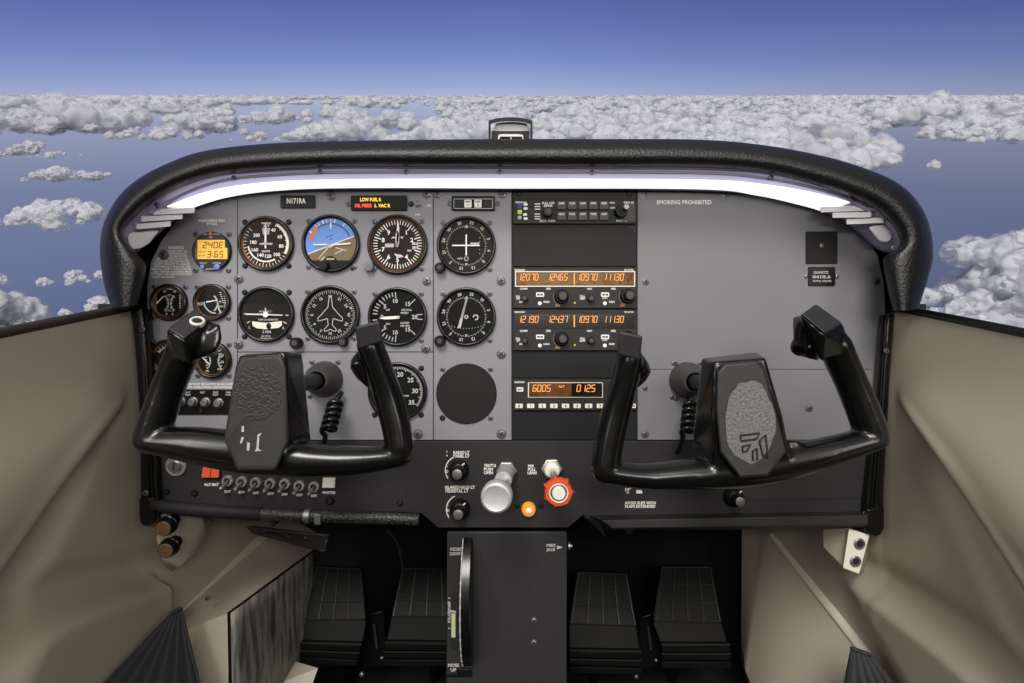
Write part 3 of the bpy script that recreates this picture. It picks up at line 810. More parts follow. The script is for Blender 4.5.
for o_, pts in ((tl, ((139.5, 498), (150, 498), (149.5, 511), (156, 517), (155, 521.5), (151, 525), (146, 526), (141.5, 523.5), (139.5, 517))), (tr_, ((862, 512), (884, 505), (884, 528), (880, 535), (875, 536.5), (867, 533), (860, 522)))):
    MB().hull([P(a, b, y) for a, b in pts for y in (-.013, .0)]).build('trim_foot', M['trim'], o_, bevel=.0025, seg=3)
# ------------------------------------------------------------------ grey instrument panel plates
T0, T1 = -0.0, 0.004
fp = thing('instrument_panel', 'grey flight instrument panel on the left half, screwed together from plates', 'panel', W(330, 440, 0))
MB().pxpoly([(146, 441), (146, 285), (150, 262), (160, 240), (176, 218), (200, 200), (240, 186), (300, 180), (512.5, 178), (512.5, 441)], .0035, .006).build('backing_sheet', M['slot'], fp)
def plate(pts, name='panel_plate', par=None, m='panel'):
    return MB().pxpoly(pts, T0, T1).build(name, M[m], par or fp, bevel=.0006)
plate([(147, 440), (147, 286), (151, 262), (161, 241), (177, 219), (201, 201), (237, 188.5), (237, 440)])
plate([(237.7, 351.8), (237.7, 188), (300, 181), (433, 179), (433, 351.8)])
plate([(237.7, 440), (237.7, 352.5), (433, 352.5), (433, 440)])
plate([(433.7, 440), (433.7, 179), (511.5, 178.5), (511.5, 440)])
big = [(164, 255), (207, 202), (216, 202), (331, 196), (427, 194), (438, 194), (503, 194.5), (239, 279), (427, 281), (239, 344.5), (426, 348.5), (501.5, 281), (501.5, 354), (501.5, 434), (143.5, 329), (418, 434), (296, 345), (240, 434)]
for q in big: put(SCREW, 'panel_screw', fp, W(*q, 0), random.uniform(0, 3))
pr = MB()
pr.text('MANEUVERING SPEED', 212, 220.6, 2.6, -.0004, w=27).text('99 KIAS', 212, 223.8, 2.6, -.0004, w=10)
pr.build('printing', M['white'], fp); pr = MB()
pr.text('WARNING', 176, 247.6, 3.0, -.0004, w=16)
for i, (t, x, wd) in enumerate((('ASSURE THAT ALL', 177.5, 21), ('CONTAMINANTS,', 177, 20), ('INCLUDING WATER', 176, 23), ('ARE REMOVED FROM FUEL', 172.5, 32), ('AND FUEL SYSTEM BEFORE', 172.5, 34), ('FLIGHT. FAILURE TO ASSURE', 172, 36),
        ('CONTAMINANT FREE FUEL AND', 172, 38), ('HEED ALL SAFETY INSTRUCTIONS', 171.5, 40), ('AND OWNER ADVISORIES PRIOR', 172.5, 39), ('TO FLIGHT CAN RESULT IN BODILY', 171.5, 42))):
    pr.text(t, x, 251.3 + i * 2.55, 2.0, -.0004, w=wd)
pr.text('INJURY OR DEATH', 163, 277, 2.0, -.0004, w=22)
pr.build('printing', M['white'], fp); pr = MB()
pr.text('THIS PLANE MUST BE FLOWN IN ACCORD', 205, 384.0, 2.2, -.0004, w=58).text('WITH ITS OPERATING LIMITATIONS', 205, 387.2, 2.2, -.0004, w=54)
pr.build('printing', M['white'], fp); pr = MB()
pr.text('NAV', 418, 214.5, 1.8, -.0004).text('GPS', 429, 205.5, 1.8, -.0004)
pr.build('printing', M['white'], fp)

pp = thing('passenger_panel', 'plain dark grey panel on the right half with small screws', 'panel', W(760, 440, 0))
MB().pxpoly([(637.5, 440), (637.5, 182), (700, 183), (766, 190), (815, 203), (845, 216), (866, 234), (878, 256), (884, 282), (886, 320), (884, 400), (878, 440)], T0, T1).build('panel_plate', M['panel_r'], pp, bevel=.0006)
MB().pxpoly([(648, 369), (720, 369), (872, 369.0), (872, 369.5), (648, 369.5)], -.0002, .001).build('seam', M['slot'], pp)
for q in ((645, 194), (725, 195.5), (804, 207), (645.5, 281.5), (876, 281), (645, 434), (809, 408)): put(SCREW, 'panel_screw', pp, W(*q, 0), random.uniform(0, 3), .8)
for q in ((675.5, 363), (645, 388), (676, 398), (703, 434)): put(SMALL, 'panel_screw', pp, W(*q, 0), random.uniform(0, 3))
MB().text('SMOKING PROHIBITED', 684, 202.2, 4.0, -.0004, w=55).build('printing', M['white'], pp)

rr_ = thing('radio_rack', 'black radio rack column between the two grey panels', 'rack', W(575, 440, 0))
MB().pxpoly([(512.6, 441), (512.6, 178), (636.6, 178), (636.6, 441)], .0005, .012).build('back_plate', M['slot'], rr_)
MB().pxrect(513, 180, 636, 199, -.0005, .002).build('top_plate', M['lower'], rr_, bevel=.0005)
for q in ((519, 194), (629, 194)): put(SMALLK, 'rack_screw', rr_, W(*q, 0))

# ------------------------------------------------------------------ dark lower panel
lo = thing('switch_panel', 'charcoal lower panel running the full width under the grey panels', 'panel', W(510, 527, 0))
MB().pxpoly([(150, 441), (883, 441), (880, 470), (868, 520), (592, 520), (583, 515), (568, 527.5), (438, 527.5), (421, 513), (400, 512), (160, 508), (152, 480)], -.001, .006).build('panel_plate', M['lower'], lo, bevel=.0008)
MB().pxpoly([(405.6, 468), (406.4, 468), (406.4, 512), (405.6, 512)], -.0013, .001).pxpoly([(742, 499.4), (864, 497.4), (864, 498.4), (742, 500.2)], -.0014, .001).build('seam', M['slot'], lo)
for q in ((167.5, 491.5), (195, 493), (330, 500), (400, 503), ): put(SMALLK, 'panel_screw', lo, W(*q, -.001), random.uniform(0, 3), 1.2)
pr = MB(); y = -.0015
pr.text('RADIO LT', 461.5, 452.3, 3.0, y, w=16).text('PANEL LT', 461.5, 455.8, 3.0, y, w=16)
pr.build('printing', M['white'], lo); pr = MB()
pr.text('GLARESHIELD LT', 460, 487, 3.0, y, w=30).text('PEDESTAL LT', 457, 490.6, 3.0, y, w=23)
pr.build('printing', M['white'], lo); pr = MB()
pr.text('THROTTLE', 490, 465.2, 2.8, y, w=12).text('PUSH', 488.5, 468.8, 2.8, y, w=9).text('OPEN', 488.5, 472.4, 2.8, y, w=9)
pr.build('printing', M['white'], lo); pr = MB()
pr.text('MIX', 531, 465.8, 2.8, y, w=6).text('PULL', 532, 469.2, 2.8, y, w=8).text('LEAN', 532, 472.6, 2.8, y, w=9)
pr.build('printing', M['white'], lo); pr = MB()
pr.text('AVOID SLIPS WITH', 640, 502.6, 2.8, y, w=31).text('FLAPS EXTENDED', 640, 506, 2.8, y, w=30)
pr.text('10', 627, 489.5, 3.2, y).text('\u00b0', 630, 489.2, 3, y); pr.line(626, 492.5, 629, 492.5, .7, y)
pr.line(636, 492, 642, 492, 2.4, y).line(636, 490.4, 641, 490.4, 1.2, y)
pr.build('printing', M['white'], lo); pr = MB()
pr.text('ALT BAT', 212, 484.3, 2.6, y, w=15)
pr.build('printing', M['white'], lo); pr = MB()
pr.text('MASTER', 329.5, 492.2, 2.6, y, w=13)
for i, x in enumerate((228, 242, 256.5, 271, 285, 300, 314.5)): pr.text('OFF', x, 491.3 + i * .7, 2.6, y, w=6)
pr.build('printing', M['white'], lo); pr = MB()
for cx, cy in ((460, 470), (461, 509)):
    pr.arc(cx, cy, 14, 15, -125, -25, y)
    for a, tt in ((-70, '-'), (-95, 'D'), (-115, '-')): pr.text(tt, cx - 12.5 + 0, cy + (a + 90) * -.22, 2.4, y)
pr.line(447, 450.8, 447.1, 452, .9, y).line(447, 454.6, 447.1, 456, .9, y).line(446, 486, 446.1, 487.4, .9, y).line(446, 490, 446.1, 491.2, .9, y)
pr.build('printing', M['white'], lo)

# right hand lower tray lip
tray = thing('lower_tray', 'dark grained tray lip under the right half of the lower panel', 'shelf', P(730, 530, -.02))
MB().hull([P(x, yy, Y) for x, yy, Y in ((592, 518, .0), (602, 520, -.020), (868, 515, -.018), (868, 511, .0), (612, 528.5, -.022), (868, 525.5, -.020), (606, 531, .01), (868, 528, .01), (592, 519, .05), (868, 515, .05))]).build('lip', M['pedestal'], tray, bevel=.0016)
MB().hull([P(x, yy, Y) for x, yy, Y in ((588, 515.5, -.002), (866, 511.5, -.002), (866, 515, -.018), (600, 519.5, -.020), (588, 517, .01), (866, 513, .01))]).build('gap_strip', M['slot'], tray)
MB().hull([P(x, yy, -.012 + d) for x, yy in ((624, 529), (634, 529), (632, 534), (626, 534)) for d in (0, .012)]).build('catch', M['black'], tray, bevel=.001)
# black corner plate where tray meets the pedestal
MB().hull([P(x, yy, Y) for x, yy in ((583, 516), (600, 521), (606, 537), (598, 527)) for Y in (-.010, .0)]).build('corner_bracket', M['black'], tray, bevel=.001)
# padded, braided edge roll under the left half
hs = thing('edge_hose', 'black padded edge roll with braided sleeve under the toggle switches', 'hose', P(285, 525, -.01))
path = spline([P(152, 500, -.006), P(165, 506.5, -.010), (P(215, 511, -.012)), P(262, 514, -.013)], 24)
MB().tube(path, [.0062 + .0035 * sst(0, 8, i) for i in range(24)], 14).build('padded_roll', M['matte'], hs)
path2 = spline([P(258, 513.8, -.013), P(300, 515.5, -.013), P(360, 517.5, -.013), P(419, 519.5, -.013)], 40)
MB().tube(path2, .0088, 16).build('braided_sleeve', M['braid'], hs)
MB().tube([path2[15] + Vector((-.004, -.0, 0)), path2[15] + Vector((.004, 0, 0))], .0108, 18).build('steel_clamp', M['steel'], hs)
MB().hull([W(x, yy, Y) for x, yy in ((320.5, 509), (326.5, 509), (326.5, 519), (320.5, 519)) for Y in (-.026, -.022)]).build('clamp_tab', M['steel'], hs, bevel=.0008)
br = thing('bracket', 'chipped black metal bracket under the left end of the panel', 'bracket', P(290, 548, .02))
MB().hull([P(x, yy, Y) for x, yy, Y in ((247, 527, .10), (252, 525.5, .10), (328, 534, .03), (326, 551, .025), (322, 552, .03), (254, 534.5, .10), (250, 532, .13), (320, 548, .06))]).build('bar', M['chipped'], br, bevel=.0015)
MB().tube([P(248, 527.5, .098), P(328, 535.5, .028)], .0022, 8).build('top_edge', M['rubber'], br)
# ------------------------------------------------------------------ instruments
YF = -.0030      # dial face plane; printing a hair in front of it
YP = YF - .0003
YN = YF - .0016  # pointers
def gauge(name, label, cx, cy, r, face='face', ring=None, screws=None, blackscrews=False, edge='bezel'):
    t = thing(name, label, 'gauge', W(cx, cy, 0), None)
    MB().lathe(cx, cy, [(r, .001), (r, -.0052), (r - .7, -.0066), (r - 2.0, -.0070), (r - 2.9, -.0062), (r - 3.4, -.0030), (r - 3.4, .001)], 56).build('bezel', M[edge], t, angle=50)
    if ring: MB().lathe(cx, cy, [(r - 3.3, YF - .0024), (r - 3.5, YF - .0026), (r - 4.4, YF - .0006), (r - 4.4, YF)], 56, close=False).build('warm_reflection_ring', M[ring], t, angle=60, fix=False)  # warm reflected light put into the ring's copper colour
    MB().lathe(cx, cy, [(r - 3.3, .001), (r - 3.3, YF), (.01, YF)], 48).build('dial_face', M[face], t)
    MB().lathe(cx, cy, [(r - 3.0, -.0050), (.01, -.0050)], 40, close=False).build('glass', M['glass'], t, fix=False)
    k = r * .735 + 1.6 if screws is None else screws
    if k:
        for a, c in ((-1, -1), (1, -1), (-1, 1), (1, 1)):
            put(SMALLK if blackscrews else SMALL, 'mounting_screw', t, W(cx + a * k, cy + c * k, 0), random.uniform(0, 3))
    return t
def knob(t, cx, cy, r, h, m='black', name='knob', capm='screw', capr=.6):
    k = MB().lathe(cx, cy, [(r, 0), (r, -h * .8), (r * .85, -h), (.01, -h)], 24).build(name, M[m], t)
    MB().lathe(cx, cy, [(r * capr, -h + .0002), (r * capr * .9, -h - .0008), (.01, -h - .0008)], 20).build('knob_face', M[capm], k)
    return k
def pointer(t, cx, cy, a, L, tail, w, m='white', name='pointer', hub=1.8):
    sn, cs = math.sin(R(a)), math.cos(R(a)); b = MB()
    def q(u, v): return (cx + u * cs + v * sn, cy + u * sn - v * cs)
    pts = [q(-w, 0), q(-w, L * .72), q(0, L), q(w, L * .72), q(w, 0), q(w * .8, -tail), q(-w * .8, -tail)]
    b.pxpoly(pts, YN - .0005, YN)
    b.build(name, M[m], t)
    if hub: MB().lathe(cx, cy, [(hub, YN), (hub, YN - .0012), (.01, YN - .0014)], 20).build('hub', M['white' if hub > 2 else 'dimwhite'], t)

# airspeed indicator
cx, cy, r = 267, 244, 27.5
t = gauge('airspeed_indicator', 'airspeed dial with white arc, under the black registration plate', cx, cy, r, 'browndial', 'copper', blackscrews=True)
b = MB(); 
def A(v): return 28 + (v - 40) * (312 - 28) / 160
for v in range(40, 205, 5): b.tick(cx, cy, A(v), 23 - (4 if v % 10 == 0 else 2.6), 23, .55, YP)
for v in (40, 60, 80, 100, 120, 140, 160, 180, 200):
    a = R(A(v)); q = 15.4 if v < 110 else 12.6
    b.text(str(v), cx + q * math.sin(a), cy - q * math.cos(a), 3.3, YP, w=4.6 if v < 100 else 6.4)
b.text('AIRSPEED', cx, cy + .2, 1.7, YP, w=13).text('KNOTS', cx, cy + 7.6, 1.7, YP, w=8)
b.text('PRESS', cx + .3, cy - 20.2, 1.9, YP, w=9).text('ALT', cx + .3, cy - 17.6, 1.9, YP, w=6)
b.build('markings', M['white'], t)
MB().arc(cx, cy, 20.2, 22.8, 30, 118, YP - .0001).arc(cx, cy, 17.0, 18.6, 150, 262, YP - .0001).build('white_arc', M['cream'], t)
MB().arc(cx, cy, 22.6, 23.6, 225, 278, YP - .0001).build('yellow_arc', M['orange'], t)
MB().flat([(cx - 4, cy - 15.6), (cx + 4, cy - 15.6), (cx + 3, cy - 9), (cx - 3, cy - 9)], YP).build('true_airspeed_window', M['dimwhite'], t)
pointer(t, cx, cy, 0, 20, 5, .95)
# attitude indicator
cx, cy, r = 331.5, 244, 29
t = gauge('attitude_indicator', 'artificial horizon dial, blue above brown, left of the altimeter', cx, cy, r, 'face')
tilt = -21
top = [(cx + 25 * math.sin(R(a)), cy - 25 * math.cos(R(a))) for a in [tilt - 94 + 188 * k / 60 for k in range(61)]]
bot = [(cx + 25 * math.sin(R(a)), cy - 25 * math.cos(R(a))) for a in [tilt + 94 + 172 * k / 60 for k in range(61)]]
MB().flat(top, YP).build('sky_half', M['sky'], t)
MB().flat(bot, YP).build('ground_half', M['earth'], t)
MB().arc(cx, cy, 19.0, 21.0, -60, 70, YP - .0002).build('roll_band', M['skydark'], t)  # darker blue band along the roll scale
b = MB(); dx, dy = math.cos(R(tilt)), math.sin(R(tilt)); ox, oy = 0, 1.7
b.line(cx - 24.5 * dx, cy - 24.5 * dy + oy, cx + 24.5 * dx, cy + 24.5 * dy + oy, .9, YP - .0003)
for a in (-60, -40, -32, -20, -10, 0, 10, 35): b.tick(cx, cy, a, 21 if a in (-60, -20, 10, 35) else 20.5, 24.5, 1.5 if a in (-60, -20, 10) else .8, YP - .0003)
b.tick(cx, cy, 0, 15, 20.5, 1.6, YP - .0003)
b.line(cx - 6, cy + 13, cx - 11 + 1, cy + 17, .7, YP - .0003).line(cx - 1, cy + 2, cx - 12, cy + 15, .6, YP - .0003).line(cx + 4, cy + 10, cx + 13, cy + 6, .6, YP - .0003).line(cx + 5, cy + 4, cx + 16, cy + 7, .6, YP - .0003)
b.text('GYRO', cx, cy + 15.5, 1.6, YP - .0018, w=8)
b.build('markings', M['cream'], t)
b = MB(); b.line(cx - 4.5, cy - 6, cx + 2.5, cy - 9, .6, YP - .0003).line(cx - 1, cy - 4, cx + 2, cy - 5.3, .6, YP - .0003).build('pitch_lines', M['navy'], t)
MB().arc(cx, cy, 18.5, 21.8, -82, -38, YP - .0004).build('orange_arc', M['orange'], t)
b = MB().pxpoly([(cx - 17, cy + .6), (cx - 4, cy + .4), (cx, cy + 3), (cx + 4, cy + .4), (cx + 20, cy - .8), (cx + 20, cy + .8), (cx + 4, cy + 2), (cx, cy + 5), (cx - 4, cy + 2), (cx - 17, cy + 2.0)], YN - .0004, YN)
b.build('miniature_aeroplane', M['cream'], t)
MB().pxpoly([(cx - 9, cy + 25), (cx - 5.5, cy + 15), (cx - 2, cy + 12.5), (cx + 2, cy + 12.5), (cx + 5.5, cy + 15), (cx + 9, cy + 25)], YN - .0002, YF).build('gyro_mount', M['black'], t)
MB().flat([(cx + 25 * math.sin(R(a)), cy - 25 * math.cos(R(a))) for a in range(132, 229, 4)], YP - .0006).build('lower_mask', M['black'], t)
knob(t, cx - 6, cy + 22.6, 5, .012, 'black', 'setting_knob', 'blank')
MB().pxpoly([(cx + 19, cy + 25), (cx + 23, cy + 22), (cx + 24.5, cy + 23.5), (cx + 20.5, cy + 26.7)], -.002, .001).build('cage_pin', M['black'], t)
# altimeter
cx, cy, r = 398, 245, 30
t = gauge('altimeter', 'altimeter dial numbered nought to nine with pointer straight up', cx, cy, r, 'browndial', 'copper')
b = MB()
for k in range(50): b.tick(cx, cy, k * 7.2, 20.0 if k % 5 else 17.5, 24.2, .75 if k % 5 else 1.0, YP)
for k in range(10):
    a = R(k * 36)
    if k not in (0, 3): b.text(str(k), cx + 15 * math.sin(a), cy - 15 * math.cos(a), 4.2, YP)
b.text('ALT', cx, cy - 7, 1.7, YP, w=13).text('FEET', cx + 12, cy + 6, 1.5, YP)
b.text('30.0', cx + 17.5, cy - 1, 2.6, YP, w=6).text('29.9', cx + 17.5, cy + 3, 2.6, YP, w=6)
for k in range(4): b.line(cx - 3 + k * 1.9, cy + 9 + k * .4, cx + .8 + k * 1.6, cy + 13.5 - k * .4, .8, YP)
b.build('markings', M['white'], t)
MB().flat([(cx - 12.5, cy - 1), (cx - 3.5, cy - 1), (cx - 3.5, cy + 2.6), (cx - 12.5, cy + 2.6)], YP).build('altitude_window', M['dimwhite'], t)
MB().arc(cx, cy, 25, 26.3, -30, 40, YP).build('painted_glow_arc', M['earth'], t)  # warm rim glow painted as a brown arc
pointer(t, cx, cy, 3, 22, 2.5, 1.1); pointer(t, cx, cy, 1, 14, 2, 1.7, name='short_pointer')
knob(t, cx - 28, cy + 22, 5, .010, 'steel', 'pressure_knob', 'screw', .75)
# course deviation indicators
def compass_card(b, cx, cy, rot, rt, rl, y, h=3.0, tl=2.0):
    for k in range(72): b.tick(cx, cy, k * 5 + rot, rt, rt + (tl if k % 2 == 0 else tl * .6), .45, y)
    for i, s in enumerate(('N', '3', '6', 'E', '12', '15', 'S', '21', '24', 'W', '30', '33')):
        a = i * 30 + rot; b.text(s, cx + rl * math.sin(R(a)), cy - rl * math.cos(R(a)), h, y, rot=a)
def cdi(label, cx, cy, face, r=29.5):
    t = gauge('course_deviation_indicator', label, cx, cy, r, face, None)
    b = MB(); compass_card(b, cx, cy, 43, 18.6, 23.2, YP, 3.0, 1.8)
    b.flat([(cx - 2, cy - 17.6), (cx, cy - 21), (cx + 2, cy - 17.6)], YP).flat([(cx - 1.4, cy + 17.5), (cx, cy + 19.5), (cx + 1.4, cy + 17.5)], YP)
    b.build('markings', M['dimwhite'], t)
    MB().lathe(cx, cy, [(17.8, YF), (17.8, YF - .0002), (.01, YF - .0002)], 40).build('centre_disc', M['greendial'] if face == 'browndial' else M['face'], t)
    return t
cx, cy = 466.5, 246
t = cdi('navigation dial with white crossed needles, top right of the flight instruments', cx, cy, 'browndial')
b = MB().pxpoly([(cx - .7, cy - 11), (cx + .7, cy - 11), (cx + .7, cy + 10), (cx - .7, cy + 10)], YN - .0004, YN); b.build('course_needle', M['white'], t)
b = MB().pxpoly([(cx - 14, cy - .6), (cx + 13, cy - .6), (cx + 13, cy + .7), (cx - 14, cy + .7)], YN - .0009, YN - .0005); b.build('glideslope_needle', M['white'], t)
b = MB()
for k in range(5): b.line(cx + 13, cy - 8 + k * 4, cx + 13.8, cy - 8 + k * 4, .8, YP - .0002)
b.flat([(cx + 4, cy - 3), (cx + 13, cy - 3), (cx + 13, cy - 1.2), (cx + 4, cy - 1.2)], YP - .0002)
b.text('NAV', cx - 6, cy + 12.8, 1.8, YP - .0002, w=5); b.arc(cx, cy + 13, 1.6, 2.3, 0, 350, YP - .0002)
b.build('legend', M['dimwhite'], t)
knob(t, cx - 26, cy + 22.5, 5.2, .012, 'black', 'course_knob', 'rubber', .5)
cx, cy = 466.5, 317
t = cdi('navigation dial with one slanted white needle, above the round blank cover', cx, cy, 'face')
b = MB()
for k in range(-5, 6): b.lathe(cx + k * 2.9, cy + 11.6 - abs(k) * .30 * abs(k) * .3, [(.45, YP - .0002), (.01, YP - .0003)], 10)
b.arc(cx, cy, 1.0, 2.0, 0, 355, YP - .0002); b.arc(cx + 9.3, cy + .4, 1.7, 2.9, -90, 200, YP - .0002)
b.build('legend', M['dimwhite'], t)
b = MB().pxpoly([(cx - 8.6, cy + 11), (cx - .2, cy - 19), (cx + 1.0, cy - 17), (cx - 5.6, cy + 11.5)], YN - .0004, YN); b.build('course_needle', M['dimwhite'], t)
knob(t, cx - 26, cy + 24, 5.6, .012, 'black', 'course_knob', 'rubber', .5)
# turn coordinator
cx, cy, r = 267, 314.5, 28
t = gauge('turn_coordinator', 'turn dial with white aeroplane bar and inclinometer tube, above the left yoke hub', cx, cy, r, 'greendial', blackscrews=True)
b = MB(); b.text('TURN COORDINATOR', cx + 2, cy + 5.2, 1.8, YP, w=20).text('2 MIN.', cx + 1, cy + 17.3, 2.6, YP, w=9).text('NO PITCH', cx, cy + 21.6, 1.6, YP, w=9).text('INFORMATION', cx + .5, cy + 24, 1.6, YP, w=13)
b.text('D.C.', cx, cy - 3, 1.4, YP, w=13).text('L', cx - 16.5, cy + 13, 2.2, YP).text('R', cx + 17.5, cy + 13.5, 2.2, YP)
b.line(cx - 19, cy + 8.5, cx - 16, cy + 7, 1.1, YP).line(cx + 17, cy + 7.2, cx + 20.5, cy + 9.2, 1.1, YP).line(cx + 19.5, cy + .8, cx + 22.5, cy + 1, 1.2, YP).line(cx - 22, cy - .6, cx - 19, cy - .6, 1.2, YP)
b.build('markings', M['dimwhite'], t)
MB().flat([(cx - 23.4, cy - 11), (cx + 23.4, cy - 11), (cx + 21, cy - 14), (cx + 12, cy - 21.4), (cx, cy - 24.4), (cx - 12, cy - 21.4), (cx - 21, cy - 14)], YP).build('upper_dark_segment', M['face'], t)  # black segment across the top of the dial
b = MB().pxpoly([(cx - 19, cy - .9), (cx - 2.5, cy - .6), (cx - 2.5, cy + .9), (cx - 19, cy + .6)], YN - .0004, YN).pxpoly([(cx + 2.5, cy - .4), (cx + 17, cy + .3), (cx + 17, cy + 1.5), (cx + 2.5, cy + 1)], YN - .0004, YN)
b.lathe(cx, cy + .2, [(2.8, YN), (2.8, YN - .0006), (.01, YN - .0008)], 20).pxpoly([(cx - .7, cy - 6.5), (cx + .5, cy - 6.5), (cx + .7, cy), (cx - .7, cy)], YN - .0004, YN)
b.build('aeroplane_symbol', M['white'], t)
tb = [(cx - 13.5, cy + 6.8), (cx - 10, cy + 7.4), (cx, cy + 8.4), (cx + 12, cy + 7.2), (cx + 16, cy + 6.6), (cx + 16.4, cy + 11), (cx + 13, cy + 13.6), (cx, cy + 15), (cx - 9, cy + 14), (cx - 13, cy + 11.4)]
MB().pxpoly(tb, YN - .0003, YF).build('inclinometer_tube', M['cream'], t, bevel=.0004)
MB().ball(W(cx + 3.3, cy + 11.5, YN - .0005), .0036, .0016, .0048).build('ball', M['black'], t)
# heading indicator
cx, cy, r = 331, 315, 29.5
t = gauge('heading_indicator', 'compass rose dial with outlined aeroplane, centre of the lower instrument row', cx, cy, r, 'greendial')
b = MB()
for k in range(72): b.tick(cx, cy, k * 5, 21.2 if k % 2 == 0 else 22.4, 24.6, .5, YP)
for i, s in enumerate(('18', '21', '24', 'W', '30', '33', 'N', '3', '6', 'E', '12', '15')):
    a = i * 30; b.text(s, cx + 18.4 * math.sin(R(a)), cy - 18.4 * math.cos(R(a)), 2.8, YP, rot=a)
half = [(0, -19), (1.2, -17), (2.2, -8), (9, 0), (12.2, 3), (12.4, 5.4), (11.6, 6.2), (2.8, 3.6), (2.0, 10), (6, 14.4), (5.4, 16.6), (1.6, 15.2), (0, 14.2)]
outl = half + [(-x, y) for x, y in half[::-1]]
for (x0, y0), (x1, y1) in zip(outl, outl[1:]): b.line(cx + x0, cy + y0, cx + x1, cy + y1, .75, YP - .0002)
b.flat([(cx + 18.5, cy - 8), (cx + 21.5, cy - 8), (cx + 21.2, cy - 5)], YP)
b.build('markings', M['dimwhite'], t)
knob(t, cx - 33, cy + 28, 5.6, .014, 'black', 'card_knob', 'rubber', .55); knob(t, cx + 13, cy + 27, 4.8, .010, 'black', 'heading_knob', 'rubber', .7)
# vertical speed indicator
cx, cy, r = 398, 317, 29.5
t = gauge('vertical_speed_indicator', 'vertical speed dial with pointer lying level to the left', cx, cy, r, 'face')
b = MB()
for k, a in enumerate((-90, -82, -74, -66, -58, -48, -38, -29, -21, -13, -5)): b.tick(cx, cy, a, 18.5 if k in (0, 5, 10) else 20.5, 25, .9, YP); b.tick(cx, cy, -180 - a, 18.5 if k in (0, 5, 10) else 20.5, 25, .9, YP)
for a in (45, 135): b.tick(cx, cy, a, 18.5, 25, .8, YP)
for a in (84, 96): b.tick(cx, cy, a, 19, 25, .8, YP)
for s, x, yy in (('0', -15.5, 0), ('5', -12.5, -10.5), ('10', -2, -16), ('15', 10.5, -13), ('20', 17, 0), ('15', 10.5, 12.5), ('10', -2, 15.5), ('5', -12.5, 10.5)): b.text(s, cx + x, cy + yy, 4.0, YP)
b.text('VERTICAL', cx + 9, cy - 7, 1.8, YP, w=11).text('SPEED', cx + 7, cy - 4, 1.8, YP, w=8).text('100 FEET', cx + 7.5, cy + 6, 1.8, YP, w=9).text('PER MIN', cx + 7.5, cy + 8.8, 1.8, YP, w=9).text('UP', cx - 9.5, cy - 7, 1.8, YP, w=4).text('DN', cx - 9.5, cy + 7, 1.8, YP, w=4)
b.build('markings', M['dimwhite'], t)
pointer(t, cx + 1, cy + .5, -93, 19, 1, 1.4, hub=1.6)
# tachometer (mostly behind the left yoke's right grip)
cx, cy, r = 398, 391.5, 29.5
t = gauge('tachometer', 'engine speed dial half hidden behind the left yoke', cx, cy, r, 'face', blackscrews=True)
b = MB()
for k in range(61): b.tick(cx, cy, -125 + k * 250 / 60, 21.5 if k % 5 == 0 else 22.8, 25, .8, YP)
for i, s in enumerate(('5', '10', '15', '20', '25', '30', '35')):
    a = R(-110 + i * 39.5 - (0 if i < 3 else 0)); b.text(s, cx + 17.5 * math.sin(a), cy - 17.5 * math.cos(a), 4.4, YP)
b.text('RPM', cx - 1, cy - 7, 2, YP, w=6).text('HOURS', cx + 8, cy + 4, 1.6, YP, w=7).text('1', cx + 5, cy + 9, 3, YP)
b.build('markings', M['dimwhite'], t)
pointer(t, cx, cy, -120, 20, 3, 1.2)
# round blank cover
t = thing('blank_cover', 'round black blank cover in the lowest row, right of the tachometer', 'cover', W(466, 424, 0))
MB().lathe(466.5, 393.5, [(30.2, .001), (30.2, -.002), (29.4, -.0032), (.01, -.0034)], 56).build('disc', M['matte'], t)
for i, (a, c) in enumerate(((-1, -1), (1, -1), (-1, 1), (1, 1))): put(SMALLK if i == 2 else SMALL, 'mounting_screw', t, W(466.5 + a * 24, 393.5 + c * 24.5, 0), i)
# small engine gauges
cx, cy, r = 170, 302.5, 18.5
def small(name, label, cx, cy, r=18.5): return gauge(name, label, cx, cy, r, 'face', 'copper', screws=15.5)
t = small('fuel_gauge', 'small twin fuel quantity dial at the left edge, topmost of the small round gauges', cx, cy)
b = MB(); b.arc(cx - 10, cy + 1, 9.2, 10.4, 40, 140, YP).arc(cx + 12, cy + 1, 9.2, 10.4, 220, 320, YP)
for i in range(5):
    b.tick(cx - 10, cy + 1, 45 + i * 22, 8, 11.5, .8, YP); b.tick(cx + 12, cy + 1, 225 + i * 22, 8, 11.5, .8, YP)
b.text('LEFT', cx - 12, cy, 1.5, YP, w=1.8, rot=-90).text('FUEL', cx + 1, cy - 13.5, 1.7, YP, w=6).text('QTY', cx + 1, cy - 7, 2, YP, w=4).text('GAL', cx + 1, cy + 8, 1.8, YP, w=4).text('26', cx - 4, cy - 11, 2, YP).text('26', cx + 6, cy - 11, 2, YP).text('0', cx - 2, cy + 11.5, 2.4, YP).text('0', cx + 4, cy + 11.5, 2.4, YP)
for k in range(7): b.line(cx + 10.5, cy - 7 + k * 2, cx + 12.2, cy - 7 + k * 2, .8, YP); b.line(cx - 13, cy - 6 + k * 2, cx - 12, cy - 6 + k * 2, .8, YP)
b.build('markings', M['dimwhite'], t)
MB().pxpoly([(cx - 12, cy + 1), (cx - 4.5, cy - 6.5), (cx - 4, cy - 6), (cx - 11, cy + 1.8)], YN - .0003, YN).build('pointer', M['white'], t)
cx, cy = 213, 302.5
t = small('exhaust_gauge', 'small engine dial partly behind the left yoke grip head, right of the fuel dial', cx, cy)
b = MB(); b.arc(cx + 4, cy - 1, 11.2, 12.4, 180, 268, YP).arc(cx - 4, cy + 1, 9, 10.4, 40, 140, YP).arc(cx + 19, cy + 2, 12, 13.6, 215, 275, YP)
